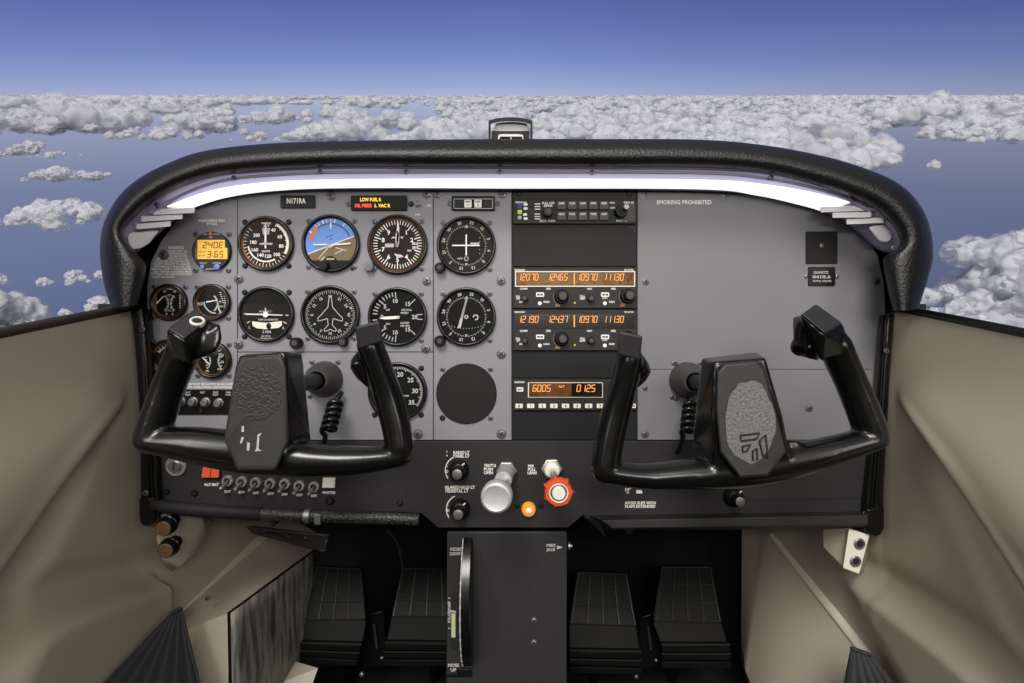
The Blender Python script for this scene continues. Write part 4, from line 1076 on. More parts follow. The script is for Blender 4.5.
for k in range(6): b.line(cx + 7.5 + k * .6, cy - 10 + k * 2.0, cx + 9.5 + k * .5, cy - 9.6 + k * 2, .8, YP); b.line(cx + 12, cy - 6 + k * 2.2, cx + 14, cy - 6 + k * 2.2, 1, YP)
b.text('EGT', cx - 11, cy + 1.5, 2.6, YP, w=6).text('FF', cx + 8.5, cy - .5, 2, YP).text('20', cx + 8.5, cy + 12, 2.6, YP).text('GPH', cx + 9, cy + 4, 1.6, YP)
b.build('markings', M['dimwhite'], t)
MB().pxpoly([(cx - 5, cy - .8), (cx + 6, cy - 2.5), (cx + 6, cy - 1.7), (cx - 5, cy + .4)], YN - .0003, YN).build('pointer', M['white'], t)
cx, cy = 170, 357.5
t = small('vacuum_gauge', 'small engine dial mostly hidden behind the left grip of the left yoke', cx, cy)
b = MB(); b.arc(cx, cy, 10, 11, -60, 60, YP).text('VAC', cx - 5, cy + 3, 2, YP).text('5', cx - 9, cy - 6, 2.4, YP)
for k in range(9): b.tick(cx, cy, -60 + k * 15, 11, 13.4, .7, YP)
b.build('markings', M['dimwhite'], t)
pointer(t, cx, cy, -20, 11, 2, .6)
cx, cy = 213.5, 360
t = small('oil_gauge', 'small oil dial with painted warm rim reflection just left of the left yoke hub', cx, cy)
b = MB()
for k in range(7): b.line(cx + 5 + (k % 3), cy - 9 + k * 3, cx + 8 + (k % 3), cy - 9.3 + k * 3, 1, YP); b.line(cx - 9 + k * .5, cy - 8 + k * 2.6, cx - 6.5 + k * .5, cy - 8 + k * 2.6, .8, YP)
b.arc(cx - 13, cy + 1, 10.5, 11.6, 45, 135, YP).arc(cx + 17, cy + 1, 10.5, 11.6, 220, 315, YP)
b.text('115', cx + 9.5, cy - 5, 2.2, YP).text('75', cx + 10, cy + 2, 2.2, YP).text('F', cx + 9, cy - 11, 2.4, YP).text('OIL', cx + 7, cy + 9, 1.8, YP).text('PSI', cx - 5, cy + 11, 1.8, YP)
b.build('markings', M['dimwhite'], t)
MB().pxpoly([(cx - 9, cy - 3), (cx - 2, cy + 4), (cx - 2.6, cy + 4.6), (cx - 9.6, cy - 2.4)], YN - .0003, YN).build('pointer', M['white'], t)
# digital clock
cx, cy, r = 212.5, 251.5, 19.5
t = thing('digital_clock', 'round digital clock with glowing amber two-line display', 'clock', W(cx, cy, 0))
MB().lathe(cx, cy, [(r, .001), (r, -.003), (r - .8, -.0042), (.01, -.0042)], 56).build('case', M['black'], t)
MB().pxpoly([(cx - 13, cy - 11), (cx + 14, cy - 11), (cx + 14, cy - 3), (cx + 16.5, cy - 3), (cx + 16.5, cy + 8), (cx - 13, cy + 8)], -.0050, -.004).build('display', M['lcd'], t)
MB().pxrect(cx - 15.5, cy - 3, cx - 13.2, cy + 8, -.0048, -.004).pxrect(cx - 14.5, cy - 11, cx - 13.2, cy - 4, -.0048, -.004).build('display_edge', M['copper'], t)
b = MB().seg7('240E', cx - 7.5, cy - 8.6, 3.4, 5.6, .8, -.0053, 1.9).seg7('3:55', cx - 3.5, cy + .6, 3.2, 5.6, .8, -.0053, 2.0)
b.text('UT', cx - 10.5, cy + 1, 1.6, -.0053).text('LT', cx - 6.6, cy + 1, 1.6, -.0053).text('ET', cx - 10.5, cy + 4.8, 1.6, -.0053).text('FT', cx - 6.6, cy + 4.8, 1.6, -.0053).text('ET', cx + 4.2, cy + 5.6, 1.6, -.0053)
b.build('display_digits', M['lcdink'], t)
b = MB().text('O.A.T.', cx - 5.5, cy - 17 + .2, 1.7, -.0044, w=5).text('VOLTS', cx + 5.5, cy - 16.8, 1.7, -.0044, w=6).text('SEL', cx, cy - 13.8, 1.9, -.0044, w=4).text('SELECT', cx - 7.5, cy + 12, 1.6, -.0044, w=7.5).text('CONTROL', cx + 6, cy + 12, 1.6, -.0044, w=9).text('QUARTZ', cx - 1, cy + 18, 1.5, -.0044, w=9)
b.build('printing', M['dimwhite'], t)
for px, py, rr, mm in ((cx, cy - 17, 1.9, 'orange'), (cx - 8.2, cy + 15.8, 2.2, 'bluebtn'), (cx + 6.2, cy + 16, 3.0, 'bluebtn')):
    MB().lathe(px, py, [(rr, -.004), (rr, -.0056), (rr * .7, -.0064), (.01, -.0064)], 20).build('button', M[mm], t)
for a, c in ((-16.5, -17), (16.5, -17), (-16.5, 19), (16, 19)): put(SMALL, 'mounting_screw', t, W(cx + a, cy + c, 0), a)

# ------------------------------------------------------------------ plates and lights along the top edge
t = thing('registration_plate', 'small black plate lettered in white, above the airspeed dial', 'plate', W(298, 209, 0))
MB().pxrect(281, 195.5, 315.5, 208.5, -.0025, .001, 1.2).build('plate', M['black'], t, bevel=.0006)
MB().text('N171RA', 297, 201.3, 5.0, -.0029, w=19).build('lettering', M['white'], t)
t = thing('annunciator_light', 'black warning light strip with yellow and red glowing legends', 'light', W(380, 211, 0))
MB().pxrect(351.5, 196, 407.5, 211, -.004, .001, 1.2).build('case', M['black'], t, bevel=.0006)
MB().text('LOW FUEL R', 371.5, 200.3, 3.4, -.0044, w=21).text('L', 376.5, 206.3, 3.2, -.0044).text('VAC R', 385, 206.3, 3.4, -.0044, w=12).build('yellow_legend', M['yellowtxt'], t)
MB().text('OIL PRESS', 364, 206.3, 3.4, -.0044, w=17).build('red_legend', M['redtxt'], t)
for x in (348.5, 411): put(SMALL if x < 400 else SMALLK, 'mounting_screw', t, W(x, 204, 0), 1)
t = thing('toggle_switch', 'tiny toggle switch beside the warning light strip', 'switch', W(418, 208, 0))
MB().lathe(418, 204, [(2.8, 0), (2.8, -.002), (1.6, -.003), (.01, -.003)], 16).build('nut', M['screw'], t)
MB().lathe3(W(418, 204.5, -.002), (0, -1, -.5), [(.0011, 0), (.0018, .008), (.0010, .009)], 12).build('lever', M['steel'], t)
t = thing('selector_light', 'grey framed pair of white lit selector squares, above the crossed-needle dial', 'light', W(473, 211, 0))
MB().pxrect(452, 196.5, 495, 211, -.004, .001, 1).build('case', M['black'], t, bevel=.0006)
fr = MB()
for x0, y0, x1, y1 in ((454, 199.5, 493, 200.1), (454, 208.9, 493, 209.5), (454, 199.5, 454.6, 209.5), (492.4, 199.5, 493, 209.5)): fr.pxrect(x0, y0, x1, y1, -.0046, -.004)
fr.build('frame', M['dimwhite'], t)
for x in (455.5, 483.7): MB().pxrect(x, 201, x + 7.8, 208.3, -.0048, -.004).build('blank_key', M['radio'], t)
for x in (468.2, 478.2):
    k = MB().pxrect(x - 3.6, 200.6, x + 3.6, 208.4, -.0055, -.004, .8).build('lit_key', M['white'], t)
    MB().text('NAV' if x < 470 else 'GPS', x, 202.6, 1.9, -.0058, w=5).text('1' if x < 470 else '2', x, 206, 2.0, -.0058).build('key_legend', M['slot'], k)
for x in (449.5, 498): put(SMALL, 'mounting_screw', t, W(x, 203.5, 0), x)
# right panel fittings
t = thing('blanking_plate', 'square black plate with one centre screw on the right panel', 'plate', W(821, 264, 0))
MB().pxrect(805.5, 231.5, 837, 264, -.0015, .001, 1.2).build('plate', M['matte'], t, bevel=.0005)
put(DOME, 'centre_screw', t, W(820.8, 246, -.0015), .4, .7)
t = thing('hour_meter', 'small black hour meter with white lettering below the square plate', 'meter', W(821, 286, 0))
MB().pxrect(808, 267, 834.5, 285.8, -.0022, .001, .8).build('case', M['black'], t, bevel=.0005)
MB().text('QUARTZ', 820, 272.6, 2.4, -.0026, w=15).text('0418.6', 820.5, 277, 3.0, -.0026, w=18).text('TOTAL HOURS', 821, 281.2, 1.8, -.0026, w=19).build('lettering', M['dimwhite'], t)
for x in (806, 836.8): put(DOME, 'mounting_screw', t, W(x, 276.5, 0), .4, .55)
# ------------------------------------------------------------------ radio stack
YR = -.006
def unit(name, label, cat, y0, y1, m='radio', yf=YR, x0=513.2, x1=636):
    t = thing(name, label, cat, W((x0 + x1) / 2, y1, 0))
    MB().pxrect(x0, y0, x1, y1, yf, .006, .8).build('face_plate', M[m], t, bevel=.0006)
    return t
# audio panel
t = unit('audio_panel', 'topmost radio unit with two rows of five square keys', 'radio', 201, 224.5)
yp = YR - .0003
keys = MB()
for i in range(5):
    for j in range(2):
        x = 561 + i * 10.5; y = 206.5 + j * 10.6
        k = MB().pxrect(x - 4.5, y - 3.6, x + 4.5, y + 4.4, YR - .0035, YR, .6).build('key', M['rubber'], t, bevel=.0005)
        MB().text(('COM1', 'COM2', 'COM3', 'SPKR', 'MKR', 'NAV1', 'NAV2', 'ADF', 'DME', 'AUX')[j * 5 + i], x, y - 1.6, 2.2, YR - .0039, w=5.5).build('key_legend', M['white'], k)
MB().pxrect(557, 202.6, 608, 222.6, YR - .0002, YR).build('key_well', M['slot'], t)
b = MB().text('BENDIX/KING', 521, 203.4, 1.6, yp, w=11).text('KMA 26', 628, 203.6, 2, yp, w=10).text('PULL OFF', 548, 204.2, 2.2, yp, w=12).text('SPKR', 548, 206.8, 2, yp, w=9).text('SQ 3 - 4 ICS', 547, 221.8, 1.8, yp, w=15).text('PILOT PASS', 621, 221.6, 1.6, yp, w=11)
for yy in (205, 207.6, 210.2, 215, 217.4, 219.8): b.line(534.5, yy, 540, yy, 1.0, yp)
for x, yy in ((525.5, 205.5), (525.5, 209.5), (525, 215.5), (525.5, 219.5)): b.pxrect(x - 2, yy - 1.3, x + 2, yy + 1.3, yp, YR, .8)
b.text('EMG', 611.5, 203.8, 1.8, yp, w=5).text('COM', 611.5, 208.8, 1.8, yp, w=5)
b.build('printing', M['white'], t)
MB().pxrect(517.4, 204.8, 522, 210, YR - .002, YR, .4).build('marker_lamp', M['navy'], t)
MB().pxrect(517.6, 211.2, 521.8, 215.2, YR - .002, YR, .4).build('marker_lamp', M['green'], t)
MB().pxrect(517.8, 217, 521.4, 220.4, YR - .002, YR, .4).build('marker_lamp', M['dimwhite'], t)
for yy in (207.3, 217.9): MB().lathe(531.5, yy, [(1.4, YR), (1.2, YR - .002), (.01, YR - .002)], 12).build('jack', M['slot'], t)
k = knob(t, 547.5, 214, 5.2, .018, 'black', 'volume_knob', 'rubber', .62)
k = knob(t, 619.5, 213.5, 6.2, .016, 'black', 'selector_knob', 'black', .5)
MB().lathe(622.5, 211.5, [(2.8, YR - .008), (2.8, YR - .022), (2.2, YR - .023), (.01, YR - .023)], 18).build('pilot_knob', M['steel'], k)
MB().pxpoly([(627, 205), (634, 205), (634, 222), (622, 222)], YR - .0004, YR).build('worn_corner', M['rubber'], t)
t = unit('blank_plate', 'wide smoky black blank plate under the topmost radio unit', 'plate', 226.5, 266.5, 'blank', -.002)
MB().line(628, 227.5, 634, 228, .8, -.0024).line(634, 227.5, 634.6, 232, .8, -.0024).build('scratches', M['rubber'], t)
def navcom(label, y0, bright, freqs):
    t = unit('navcom_radio', label, 'radio', y0, y0 + 40.5)
    MB().pxrect(513.8, y0 + .8, 635.5, y0 + 40, YR - .0006, YR).build('front_panel', M['radio'], t)
    y1 = y0 + 4.6
    fr = MB()
    if bright:
        for q in ((515, y1 - 1, 634, y1), (515, y1 + 13.5, 634, y1 + 14.5), (515, y1, 516, y1 + 13.5), (633, y1, 634, y1 + 13.5)): fr.pxrect(*q, YR - .0018, YR)
        fr.build('display_frame', M['cream'], t)
    MB().pxrect(515.5, y1, 633.5, y1 + 13.8, YR - .0012, YR).build('display', M['lcdglare' if bright else 'display'], t)
    d = MB(); yd = YR - .0016
    for s, x in zip(freqs, (517.5, 546.5, 576, 602)):
        d.seg7(s, x, y1 + 1.8, 2.8, 6.2, .7, yd, 1.45, .16)
    d.line(573.7, y1 + .8, 573.7, y1 + 12.5, 1.2, yd)
    d.build('display_digits', M['amber'], t)
    yy = y0 + 19.5; b = MB(); yp = YR - .001
    b.text('BENDIX/KING', 519.8, y0 + 2.3, 1.6, yp, w=10).text('KX 155 TSO', 628, y0 + 2.3, 1.6, yp, w=9)
    for s, x, dy, w_ in (('COMM', 523.5, 3, 7.5), ('XFER', 548, 3, 5), ('NAV', 589, 3, 5), ('XFER', 612.5, 3, 5), ('PULL', 518, 10.5, 4), ('TEST', 518, 12.7, 4), ('OFF', 521, 16, 4), ('PULL', 582, 10.5, 5), ('IDENT', 582, 12.7, 5.4), ('CHAN', 546, 16, 6), ('RAD', 611, 16, 5.5), ('XMIT', 604, 12, 6)):
        b.text(s, x, yy + dy - 1.5, 1.9, yp, w=w_)
    for x in (539.8, 604.2):
        b.pxrect(x - 4, yy + 5.2, x + 4, yy + 9.6, YR - .0022, YR, .8)
        b.lathe(x - .2, yy + 16, [(1.9, YR), (1.9, YR - .002), (.01, YR - .0022)], 16)
    b.build('printing', M['white'], t)
    e = MB()
    for x in (539.8, 604.2): e.pxrect(x - 2.8, yy + 6.6, x - .4, yy + 8.2, YR - .0026, YR).pxrect(x + .4, yy + 6.6, x + 2.8, yy + 8.2, YR - .0026, YR)
    e.build('transfer_arrows', M['slot'], t)
    knob(t, 524.5, yy + 11, 3.4, .014, 'black', 'volume_knob', 'rubber', .6)
    knob(t, 561, yy + 9.5, 7.2, .010, 'black', 'tuning_knob', 'black', .9); k = knob(t, 561.5, yy + 9.3, 5.0, .022, 'black', 'inner_tuning_knob', 'rubber', .78)
    knob(t, 590, yy + 11, 3.6, .014, 'black', 'volume_knob', 'rubber', .6)
    knob(t, 626.5, yy + 9, 7.6, .010, 'black', 'tuning_knob', 'black', .9); k = knob(t, 627, yy + 8.8, 5.2, .022, 'black', 'inner_tuning_knob', 'rubber', .78)
    MB().arc(561, yy + 9.5, 7.6, 8.3, 190, 300, yp).arc(626.5, yy + 9, 8, 8.7, 190, 300, yp).build('knob_arc', M['copper'], t)
    MB().text('PULL', 557.5, yy + 18, 1.8, yp, w=4.5).lathe(574.3, yy + 15.5, [(1.1, YR), (1.0, YR - .001), (.01, YR - .001)], 10).build('yellow_mark', M['yellow'], t)
    MB().text('25K', 621.5, yy + 18, 1.8, yp, w=4.5).build('orange_mark', M['orange'], t)
navcom('upper navigation radio, glare painted into its wide amber display', 268.2, True, ('120.70', '124.65', '109.70', '111.30'))
navcom('lower navigation radio with dark display and amber digits', 310, False, ('121.90', '124.37', '109.70', '111.30'))
unit('blank_plate', 'low black blank plate between the lower navigation radio and the transponder', 'plate', 351.2, 378, 'blank', -.002)
t = unit('transponder', 'lowest radio unit with glare painted on its display and a row of small white keys', 'radio', 379, 409.8)
MB().pxrect(527.8, 382, 602, 397, YR - .0014, YR).build('display_frame', M['cream'], t)
MB().pxrect(528.8, 382.6, 571, 396.4, YR - .0018, YR).build('display', M['lcdglare'], t)  # left half coloured lighter, as if glare lay on it
MB().pxrect(571, 382.6, 601.3, 396.4, YR - .0018, YR).build('display_right_half', M['display'], t)
MB().seg7('6005', 532.5, 384.6, 3.2, 6.2, .75, YR - .0022, 1.4, .14).text('ALT', 561, 386, 2.2, YR - .0022, w=6).seg7('0125', 576, 384.6, 3.2, 6.4, .8, YR - .0022, 1.6, .14).build('display_digits', M['amber'], t)
b = MB().text('BENDIX/KING', 519.5, 381.8, 1.7, YR - .0006, w=10)
for i in range(8):
    x = 519 + i * 11.5
    k = MB().pxrect(x - 3.6, 403.2, x + 3.6, 407.4, YR - .002, YR, .6).build('digit_key', M['cream'], t)
    MB().text(str(i), x, 405.3, 2.6, YR - .0024).build('key_legend', M['slot'], k)
for x, s in ((631.5, 'VFR'),):
    k = MB().pxrect(x - 3.2, 403.2, x + 3, 407.4, YR - .002, YR, .6).build('code_key', M['cream'], t)
    MB().text(s, x, 405.3, 1.8, YR - .0024, w=4.4).build('key_legend', M['slot'], k)
k = MB().pxrect(516.5, 386.8, 523.2, 391.2, YR - .002, YR, .6).build('ident_key', M['cream'], t)
MB().text('IDT', 519.8, 389, 1.9, YR - .0024, w=4.6).build('key_legend', M['slot'], k)
b.build('printing', M['white'], t)
knob(t, 620, 391, 6.5, .014, 'black', 'function_knob', 'rubber', .6)
unit('blank_plate', 'black blank plate at the bottom of the radio column', 'plate', 411, 439.5, 'blank', -.002)
# ------------------------------------------------------------------ controls on the lower panel
YL = -.001
def dimmer(label, cx, cy, dx, dy, r=10.3, group=None):
    t = thing('dimmer_knob', label, 'knob', W(cx, cy + r, YL), group)
    MB().lathe(cx, cy, [(r, YL), (r * .98, YL - .006), (r * .80, YL - .012), (r * .6, YL - .014), (.01, YL - .014)], 32).build('skirt', M['black'], t)
    c = W(cx, cy, YL - .010); d = Vector((dx * S * .4, -.010, -dy * S * .4))
    k = MB().lathe3(c, (0, -1, 0), [(r * .62 * S, 0), (r * .55 * S, .016), (r * .50 * S, .017)], 24).build('knob', M['black'], t)
    MB().lathe3(c + Vector((0, -.0172, 0)), (0, -1, 0), [(r * .47 * S, 0), (r * .47 * S, .0015), (r * .3 * S, .0022), (.0002, .0022)], 24).build('metal_cap', M['steel'], k)
    MB().line(cx + r * .3, cy - r * .55, cx + r * .6, cy - r * .8, 1.2, YL - .0128).build('index_mark', M['white'], t)
    return t
dimmer('upper of two dark dimmer knobs left of the silver throttle', 459, 469.5, 0, 0)
dimmer('lower of two dark dimmer knobs left of the silver throttle', 460, 508.5, 0, 0)
t = dimmer('dark knob with metal cap under the right yoke', 732, 496, 0, 0, 9.5)
# throttle
t = thing('throttle', 'silver plunger throttle with round aluminium knob', 'lever', W(505, 490, YL))
c0 = W(506.5, 470, YL)
MB().lathe3(c0, (0, -1, 0), [(.0150, 0), (.0160, .0015), (.0160, .0085), (.0146, .010)], 6).build('hex_nut', M['steel'], t, bevel=.0008)
dv = (P(496.5, 497, -.135) - W(506.5, 470, YL)).normalized()
MB().lathe3(c0 + Vector((0, -.008, 0)), dv, [(.0112, 0), (.0122, .001), (.0122, .050), (.0105, .052)], 32).build('sleeve', M['alu'], t)
MB().lathe3(c0 + Vector((0, -.055, 0)), dv, [(.0050, 0), (.0050, .075)], 20).build('rod', M['chrome'], t)
kc = c0 + dv.normalized() * .118
MB().lathe3(kc, dv, [(.0060, -.012), (.0085, -.008), (.0165, .000), (.0198, .006), (.0200, .016), (.0188, .021), (.0160, .0232), (.0150, .0226), (.0002, .0226)], 40).build('knob', M['alu'], t)
# mixture
t = thing('mixture_control', 'orange-red notched mixture knob with white centre button', 'knob', W(556, 490, YL))
c0 = W(551.5, 468, YL)
MB().lathe3(c0, (0, -1, 0), [(.0150, 0), (.0160, .0012), (.0160, .006), (.0150, .007)], 6).build('hex_nut', M['chrome'], t, bevel=.0008)
MB().lathe3(c0 + Vector((0, -.006, 0)), (0, -1, 0), [(.0115, 0), (.0115, .008), (.0100, .010), (.0055, .010)], 28).build('nut_collar', M['cream'], t)
dv = Vector((0, -1, -.02)).normalized()
MB().lathe3(c0 + Vector((0, -.01, 0)), dv, [(.0050, 0), (.0050, .07)], 18).build('rod', M['chrome'], t)
kc = P(558, 490.5, -.088); q = dv.to_track_quat('Z', 'Y')
MB().tube([c0 + Vector((0, -.06, 0)), c0.lerp(kc, .55) + Vector((0, -.01, 0)), kc + Vector((0, .006, 0))], .0052, 14).build('shank', M['chrome'], t)
n = 72; prof = [(.0100, .006, 0), (.0165, .004, .4), (.0186, .000, 1), (.0186, -.008, 1), (.0170, -.0115, .5), (.0128, -.012, 0), (.0118, -.009, 0)]
vs = []; fs = []
for r, h, am in prof:
    for k in range(n):
        a = 2 * PI * k / n; bump = max(0.0, math.cos(a * 7)) ** 3 * .0026 * am
        vs.append(kc + q @ Vector(((r + bump) * math.cos(a), (r + bump) * math.sin(a), -h)))
for j in range(len(prof) - 1):
    for k in range(n): fs.append((j * n + k, j * n + (k + 1) % n, (j + 1) * n + (k + 1) % n, (j + 1) * n + k))
fs.append(tuple(range(n))); fs.append(tuple(range((len(prof) - 1) * n, len(prof) * n)))
kb = MB().add(vs, fs).build('notched_knob', M['red'], t, angle=40)
MB().lathe3(kc + q @ Vector((0, 0, .009)), dv, [(.0128, 0), (.0128, .0034), (.0122, .0040), (.0112, .0034), (.0112, 0)], 40).build('white_ring', M['cream'], kb)
MB().lathe3(kc + q @ Vector((0, 0, .006)), dv, [(.0108, 0), (.0108, .0030), (.0100, .0036), (.0098, .0050), (.0094, .0052)], 36).build('button_collar', M['steel'], kb)
MB().lathe3(kc + q @ Vector((0, 0, .010)), dv, [(.0088, 0), (.0088, .004), (.0078, .0054), (.0002, .0056)], 36).build('button', M['cream'], t)
# amber lamp and its two tiny screws
t = thing('indicator_lamp', 'small round amber lamp between the throttle and the mixture knob', 'light', W(528, 514, YL))
MB().lathe(528.5, 508.5, [(7.2, YL), (7.2, YL - .005), (6.0, YL - .0085), (4.4, YL - .009), (4.0, YL - .007), (.01, YL - .007)], 28).build('cap', M['amberlamp'], t)
MB().lathe(528.8, 508.9, [(3.4, YL - .007), (3.2, YL - .0105), (2.0, YL - .0118), (.01, YL - .012)], 20).build('lens', M['cream'], t)
for x in (517, 541): put(SMALLK, 'side_screw', t, W(x, 505.5, YL), x, .9)
# toggle switches
sw0 = None; spots = [(228.5, 480.5, 7.5), (242.5, 481.5, 7.2), (256.5, 482.5, 7.8), (271, 483.2, 6.8), (285.5, 483.6, 6.8), (300, 485.5, 6.4), (314.5, 486.5, 6.8)]
order = ('leftmost', 'second from the left', 'third from the left', 'middle one', 'third from the right', 'second from the right', 'rightmost')
for i, (x, y, r) in enumerate(spots):
    if sw0 is None:
        sw0 = thing('toggle_switch', 'x', 'switch', W(x, y, YL), 'toggle switches under the left yoke')
        MB().lathe(x, y, [(5.6, YL), (5.6, YL - .003), (4.9, YL - .0045), (3.2, YL - .0045), (2.8, YL - .001)], 28).build('ring_nut', M['chrome'], sw0)
        MB().lathe(x, y, [(3.0, YL - .0002), (2.6, YL - .002), (.01, YL - .002)], 20).build('bushing', M['slot'], sw0)
        b = MB().lathe3(W(x, y, YL - .001), (-.10, -.62, -.34), [(.0016, 0), (.0022, .008), (.0032, .014), (.0032, .017), (.0024, .0185), (.0002, .0188)], 18); b.build('lever', M['steel'], sw0)
        t = sw0
    else:
        t = copy_thing(sw0, W(x, y, YL) - W(spots[0][0], spots[0][1], YL))
    t['label'] = f'silver toggle switch, {order[i]} of seven under the left yoke'
# ignition, master rockers
t = thing('ignition_switch', 'round silver key switch at the far left of the lower panel', 'switch', W(177, 472, YL))
MB().lathe(177, 465.5, [(10.5, YL), (10.5, YL - .002), (9.6, YL - .003), (8.2, YL - .003), (7.8, YL - .0016), (.01, YL - .0016)], 36).build('dial_ring', M['chrome'], t)
MB().lathe(177, 465.5, [(5.8, YL - .0016), (5.8, YL - .006), (5.0, YL - .007), (.01, YL - .007)], 28).build('barrel', M['steel'], t)
MB().pxrect(176.2, 461.5, 177.8, 469.5, YL - .0074, YL - .006).build('key_slot', M['slot'], t)
t = thing('master_switch', 'orange-red split rocker switch left of the toggle row', 'switch', W(212, 478, YL))
MB().pxrect(203, 461, 222, 477.8, YL - .0015, YL, .6).build('surround', M['black'], t)
for x in (204.2, 212.9): MB().hull([W(x + a, 462 + c, YL - d) for a, c, d in ((0, 0, .001), (7.9, 0, .001), (0, 14.5, .006), (7.9, 14.5, .006), (0, 14.8, 0), (7.9, 14.8, 0), (0, 0, 0), (7.9, 0, 0), (0, 7, .0022), (7.9, 7, .0022))]).build('rocker', M['red'], t, bevel=.0004)
t = thing('avionics_switch', 'white rocker switch right of the toggle row', 'switch', W(330, 489, YL))
MB().pxrect(322.5, 475.5, 337, 488.2, YL - .0015, YL, .6).build('surround', M['rubber'], t)
MB().hull([W(323.6 + a, 476.3 + c, YL - d) for a, c, d in ((0, 0, .001), (12.2, 0, .001), (0, 10.2, .006), (12.2, 10.2, .006), (0, 11, 0), (12.2, 11, 0), (0, 0, 0), (12.2, 0, 0), (0, 6, .0022), (12.2, 6, .0022))]).build('rocker', M['cream'], t, bevel=.0004)
put(SMALLK, 'panel_screw', lo, W(330.5, 500.5, YL), .4, 1.6)
# circuit breakers
t = thing('breaker_strip', 'black strip behind the left yoke that carries the circuit breakers', 'panel', W(200, 415, 0))
MB().pxrect(166, 389.5, 232, 414.5, -.002, .001, .6).build('strip', M['black'], t, bevel=.0004)
b = MB()
for x, a, c in ((190, 'ALT', 'FLD'), (204.5, 'INST', ''), (217.5, 'ENG', 'INST'), (230, 'TURN', 'COORD')):
    b.text(a, x - 1, 392.2, 1.8, -.0024, w=5)
    if c: b.text(c, x - 1, 394.6, 1.8, -.0024, w=5.5)
b.build('printing', M['dimwhite'], t)
put(SMALLK, 'strip_screw', t, W(202, 411, -.002), 1, 1)
cb0 = None
for i, (x, y) in enumerate(((182, 401.4), (194.5, 401.8), (207, 402.3), (220, 403))):
    if cb0 is None:
        cb0 = thing('circuit_breaker', 'x', 'breaker', W(x, y, -.002), 'circuit breakers left of the left yoke hub')
        MB().lathe(x, y, [(5.0, -.002), (5.0, -.0042), (4.2, -.005), (.01, -.005)], 24).build('collar', M['screw'], cb0)
        MB().lathe(x, y, [(3.6, -.005), (3.6, -.009), (3.0, -.0098), (1.6, -.0098), (1.4, -.0094), (.01, -.0094)], 24).build('button', M['steel'], cb0)
        t = cb0
    else: t = copy_thing(cb0, W(x, y, 0) - W(182, 401.4, 0))
    t['label'] = 'round grey circuit breaker button, ' + ('leftmost', 'second from the left', 'second from the right', 'rightmost')[i] + ' in the black strip'
# ------------------------------------------------------------------ control yokes
YY = -.195
def yoke(label, hornA, hornB, bar, hub, head, inner_cap, bumpB, pad, collar, sgn, wornkind):
    """hornA: outer horn path, hornB: inner horn path; (px, py, Y, in-plane radius, depth radius)"""
    hc = P(pad['c'][0], pad['c'][1], YY)
    t = thing('control_yoke', label, 'yoke', P(pad['c'][0], 478, YY))
    b = MB()
    def path(L, n=26):
        q = spline([tuple(P(x, y, Y)) for x, y, Y, _, _ in L], n); rr = spline([(a, c, 0) for _, _, _, a, c in L], n)
        b.tube(q, [(v.x, v.y) for v in rr], 20, up=(0, 1, 0))
        for e, r in ((q[0], rr[0]), (q[-1], rr[-1])): b.ball(e, r.x * .98, r.y * .98, r.x * .98)
    path(hornA); path(hornB); path(bar, 40)
    # hub block
    for grp in hub: b.hull([P(x, y, Y) for x, y, Y in grp])
    for grp in head: b.hull([P(x, y, Y) for x, y, Y in grp])
    for x, y, Y, r in bumpB: b.ball(P(x, y, Y), r, r * .9, r)
    b.remesh(.0020, 14).build('body', M['yoke'], t, angle=180, fix=False)
    # pad
    y0 = pad['y']
    pts = pad['poly']
    MB().hull([P(x, y, y0 + dy - .0) for x, y in pts for dy in (0, .012)] + [P(pad['c'][0] + (x - pad['c'][0]) * .95, pad['c'][1] + (y - pad['c'][1]) * .965, y0 - .0028) for x, y in pts]).build('pad', M['pad'], t, bevel=.0025, seg=3)
    return t, b
# ---- left yoke
Y = YY
hornA = [(151, 438, Y, .0185, .019), (160, 412, Y + .003, .0180, .019), (169, 386, Y + .005, .0172, .019), (179, 362, Y + .004, .0175, .0195), (187, 343, Y + .002, .0185, .020)]
hornB = [(400, 450, Y, .0160, .018), (396, 425, Y + .002, .0165, .0185), (388, 396, Y + .002, .0165, .0185), (379, 368, Y - .002, .0150, .019), (370, 345, Y - .008, .0150, .018)]
bar = [(150, 440, Y, .0140, .019), (190, 444.5, Y, .0205, .021), (228, 450, Y, .0235, .022), (262, 454, Y, .0245, .022), (310, 460, Y, .0195, .021), (360, 460, Y, .0160, .019), (402, 455, Y, .0125, .018)]
hub = [[(239, 356, Y - .024), (285, 352, Y - .024), (237, 462, Y - .020), (282, 462, Y - .020), (287, 400, Y - .024), (230, 400, Y - .024), (243, 354, Y + .026), (303, 353, Y + .026), (232, 462, Y + .024), (312, 440, Y + .022)],
       [(236, 430, Y - .016), (300, 446, Y - .012), (230, 472, Y - .010), (296, 474, Y - .010), (224, 438, Y + .02), (308, 436, Y + .02), (224, 470, Y + .016), (310, 470, Y + .016)]]
head = [[(166, 329, Y - .026), (184, 341, Y - .030), (212, 319, Y + .004), (195, 307, Y + .008), (176, 360, Y - .018), (190, 366, Y - .018), (214, 350, Y + .012), (200, 345, Y + .020), (166, 338, Y - .014)],
        [(211, 323, Y + .004), (216, 330, Y + .010), (216, 350, Y + .012), (205, 355, Y + .000), (196, 340, Y - .010), (220, 324, Y + .014), (220, 324, Y - .002), (222, 340, Y + .014), (222, 340, Y - .002), (216, 352, Y + .010), (216, 352, Y - .006), (196, 360, Y - .008)],
        [(359, 348, Y + .004), (350, 360, Y + .004), (349.5, 369, Y + .004), (356, 379, Y + .006), (369, 391, Y + .002), (374, 352, Y), (380, 392, Y), (352, 364, Y - .010), (370, 360, Y - .012), (352, 364, Y + .014)]]
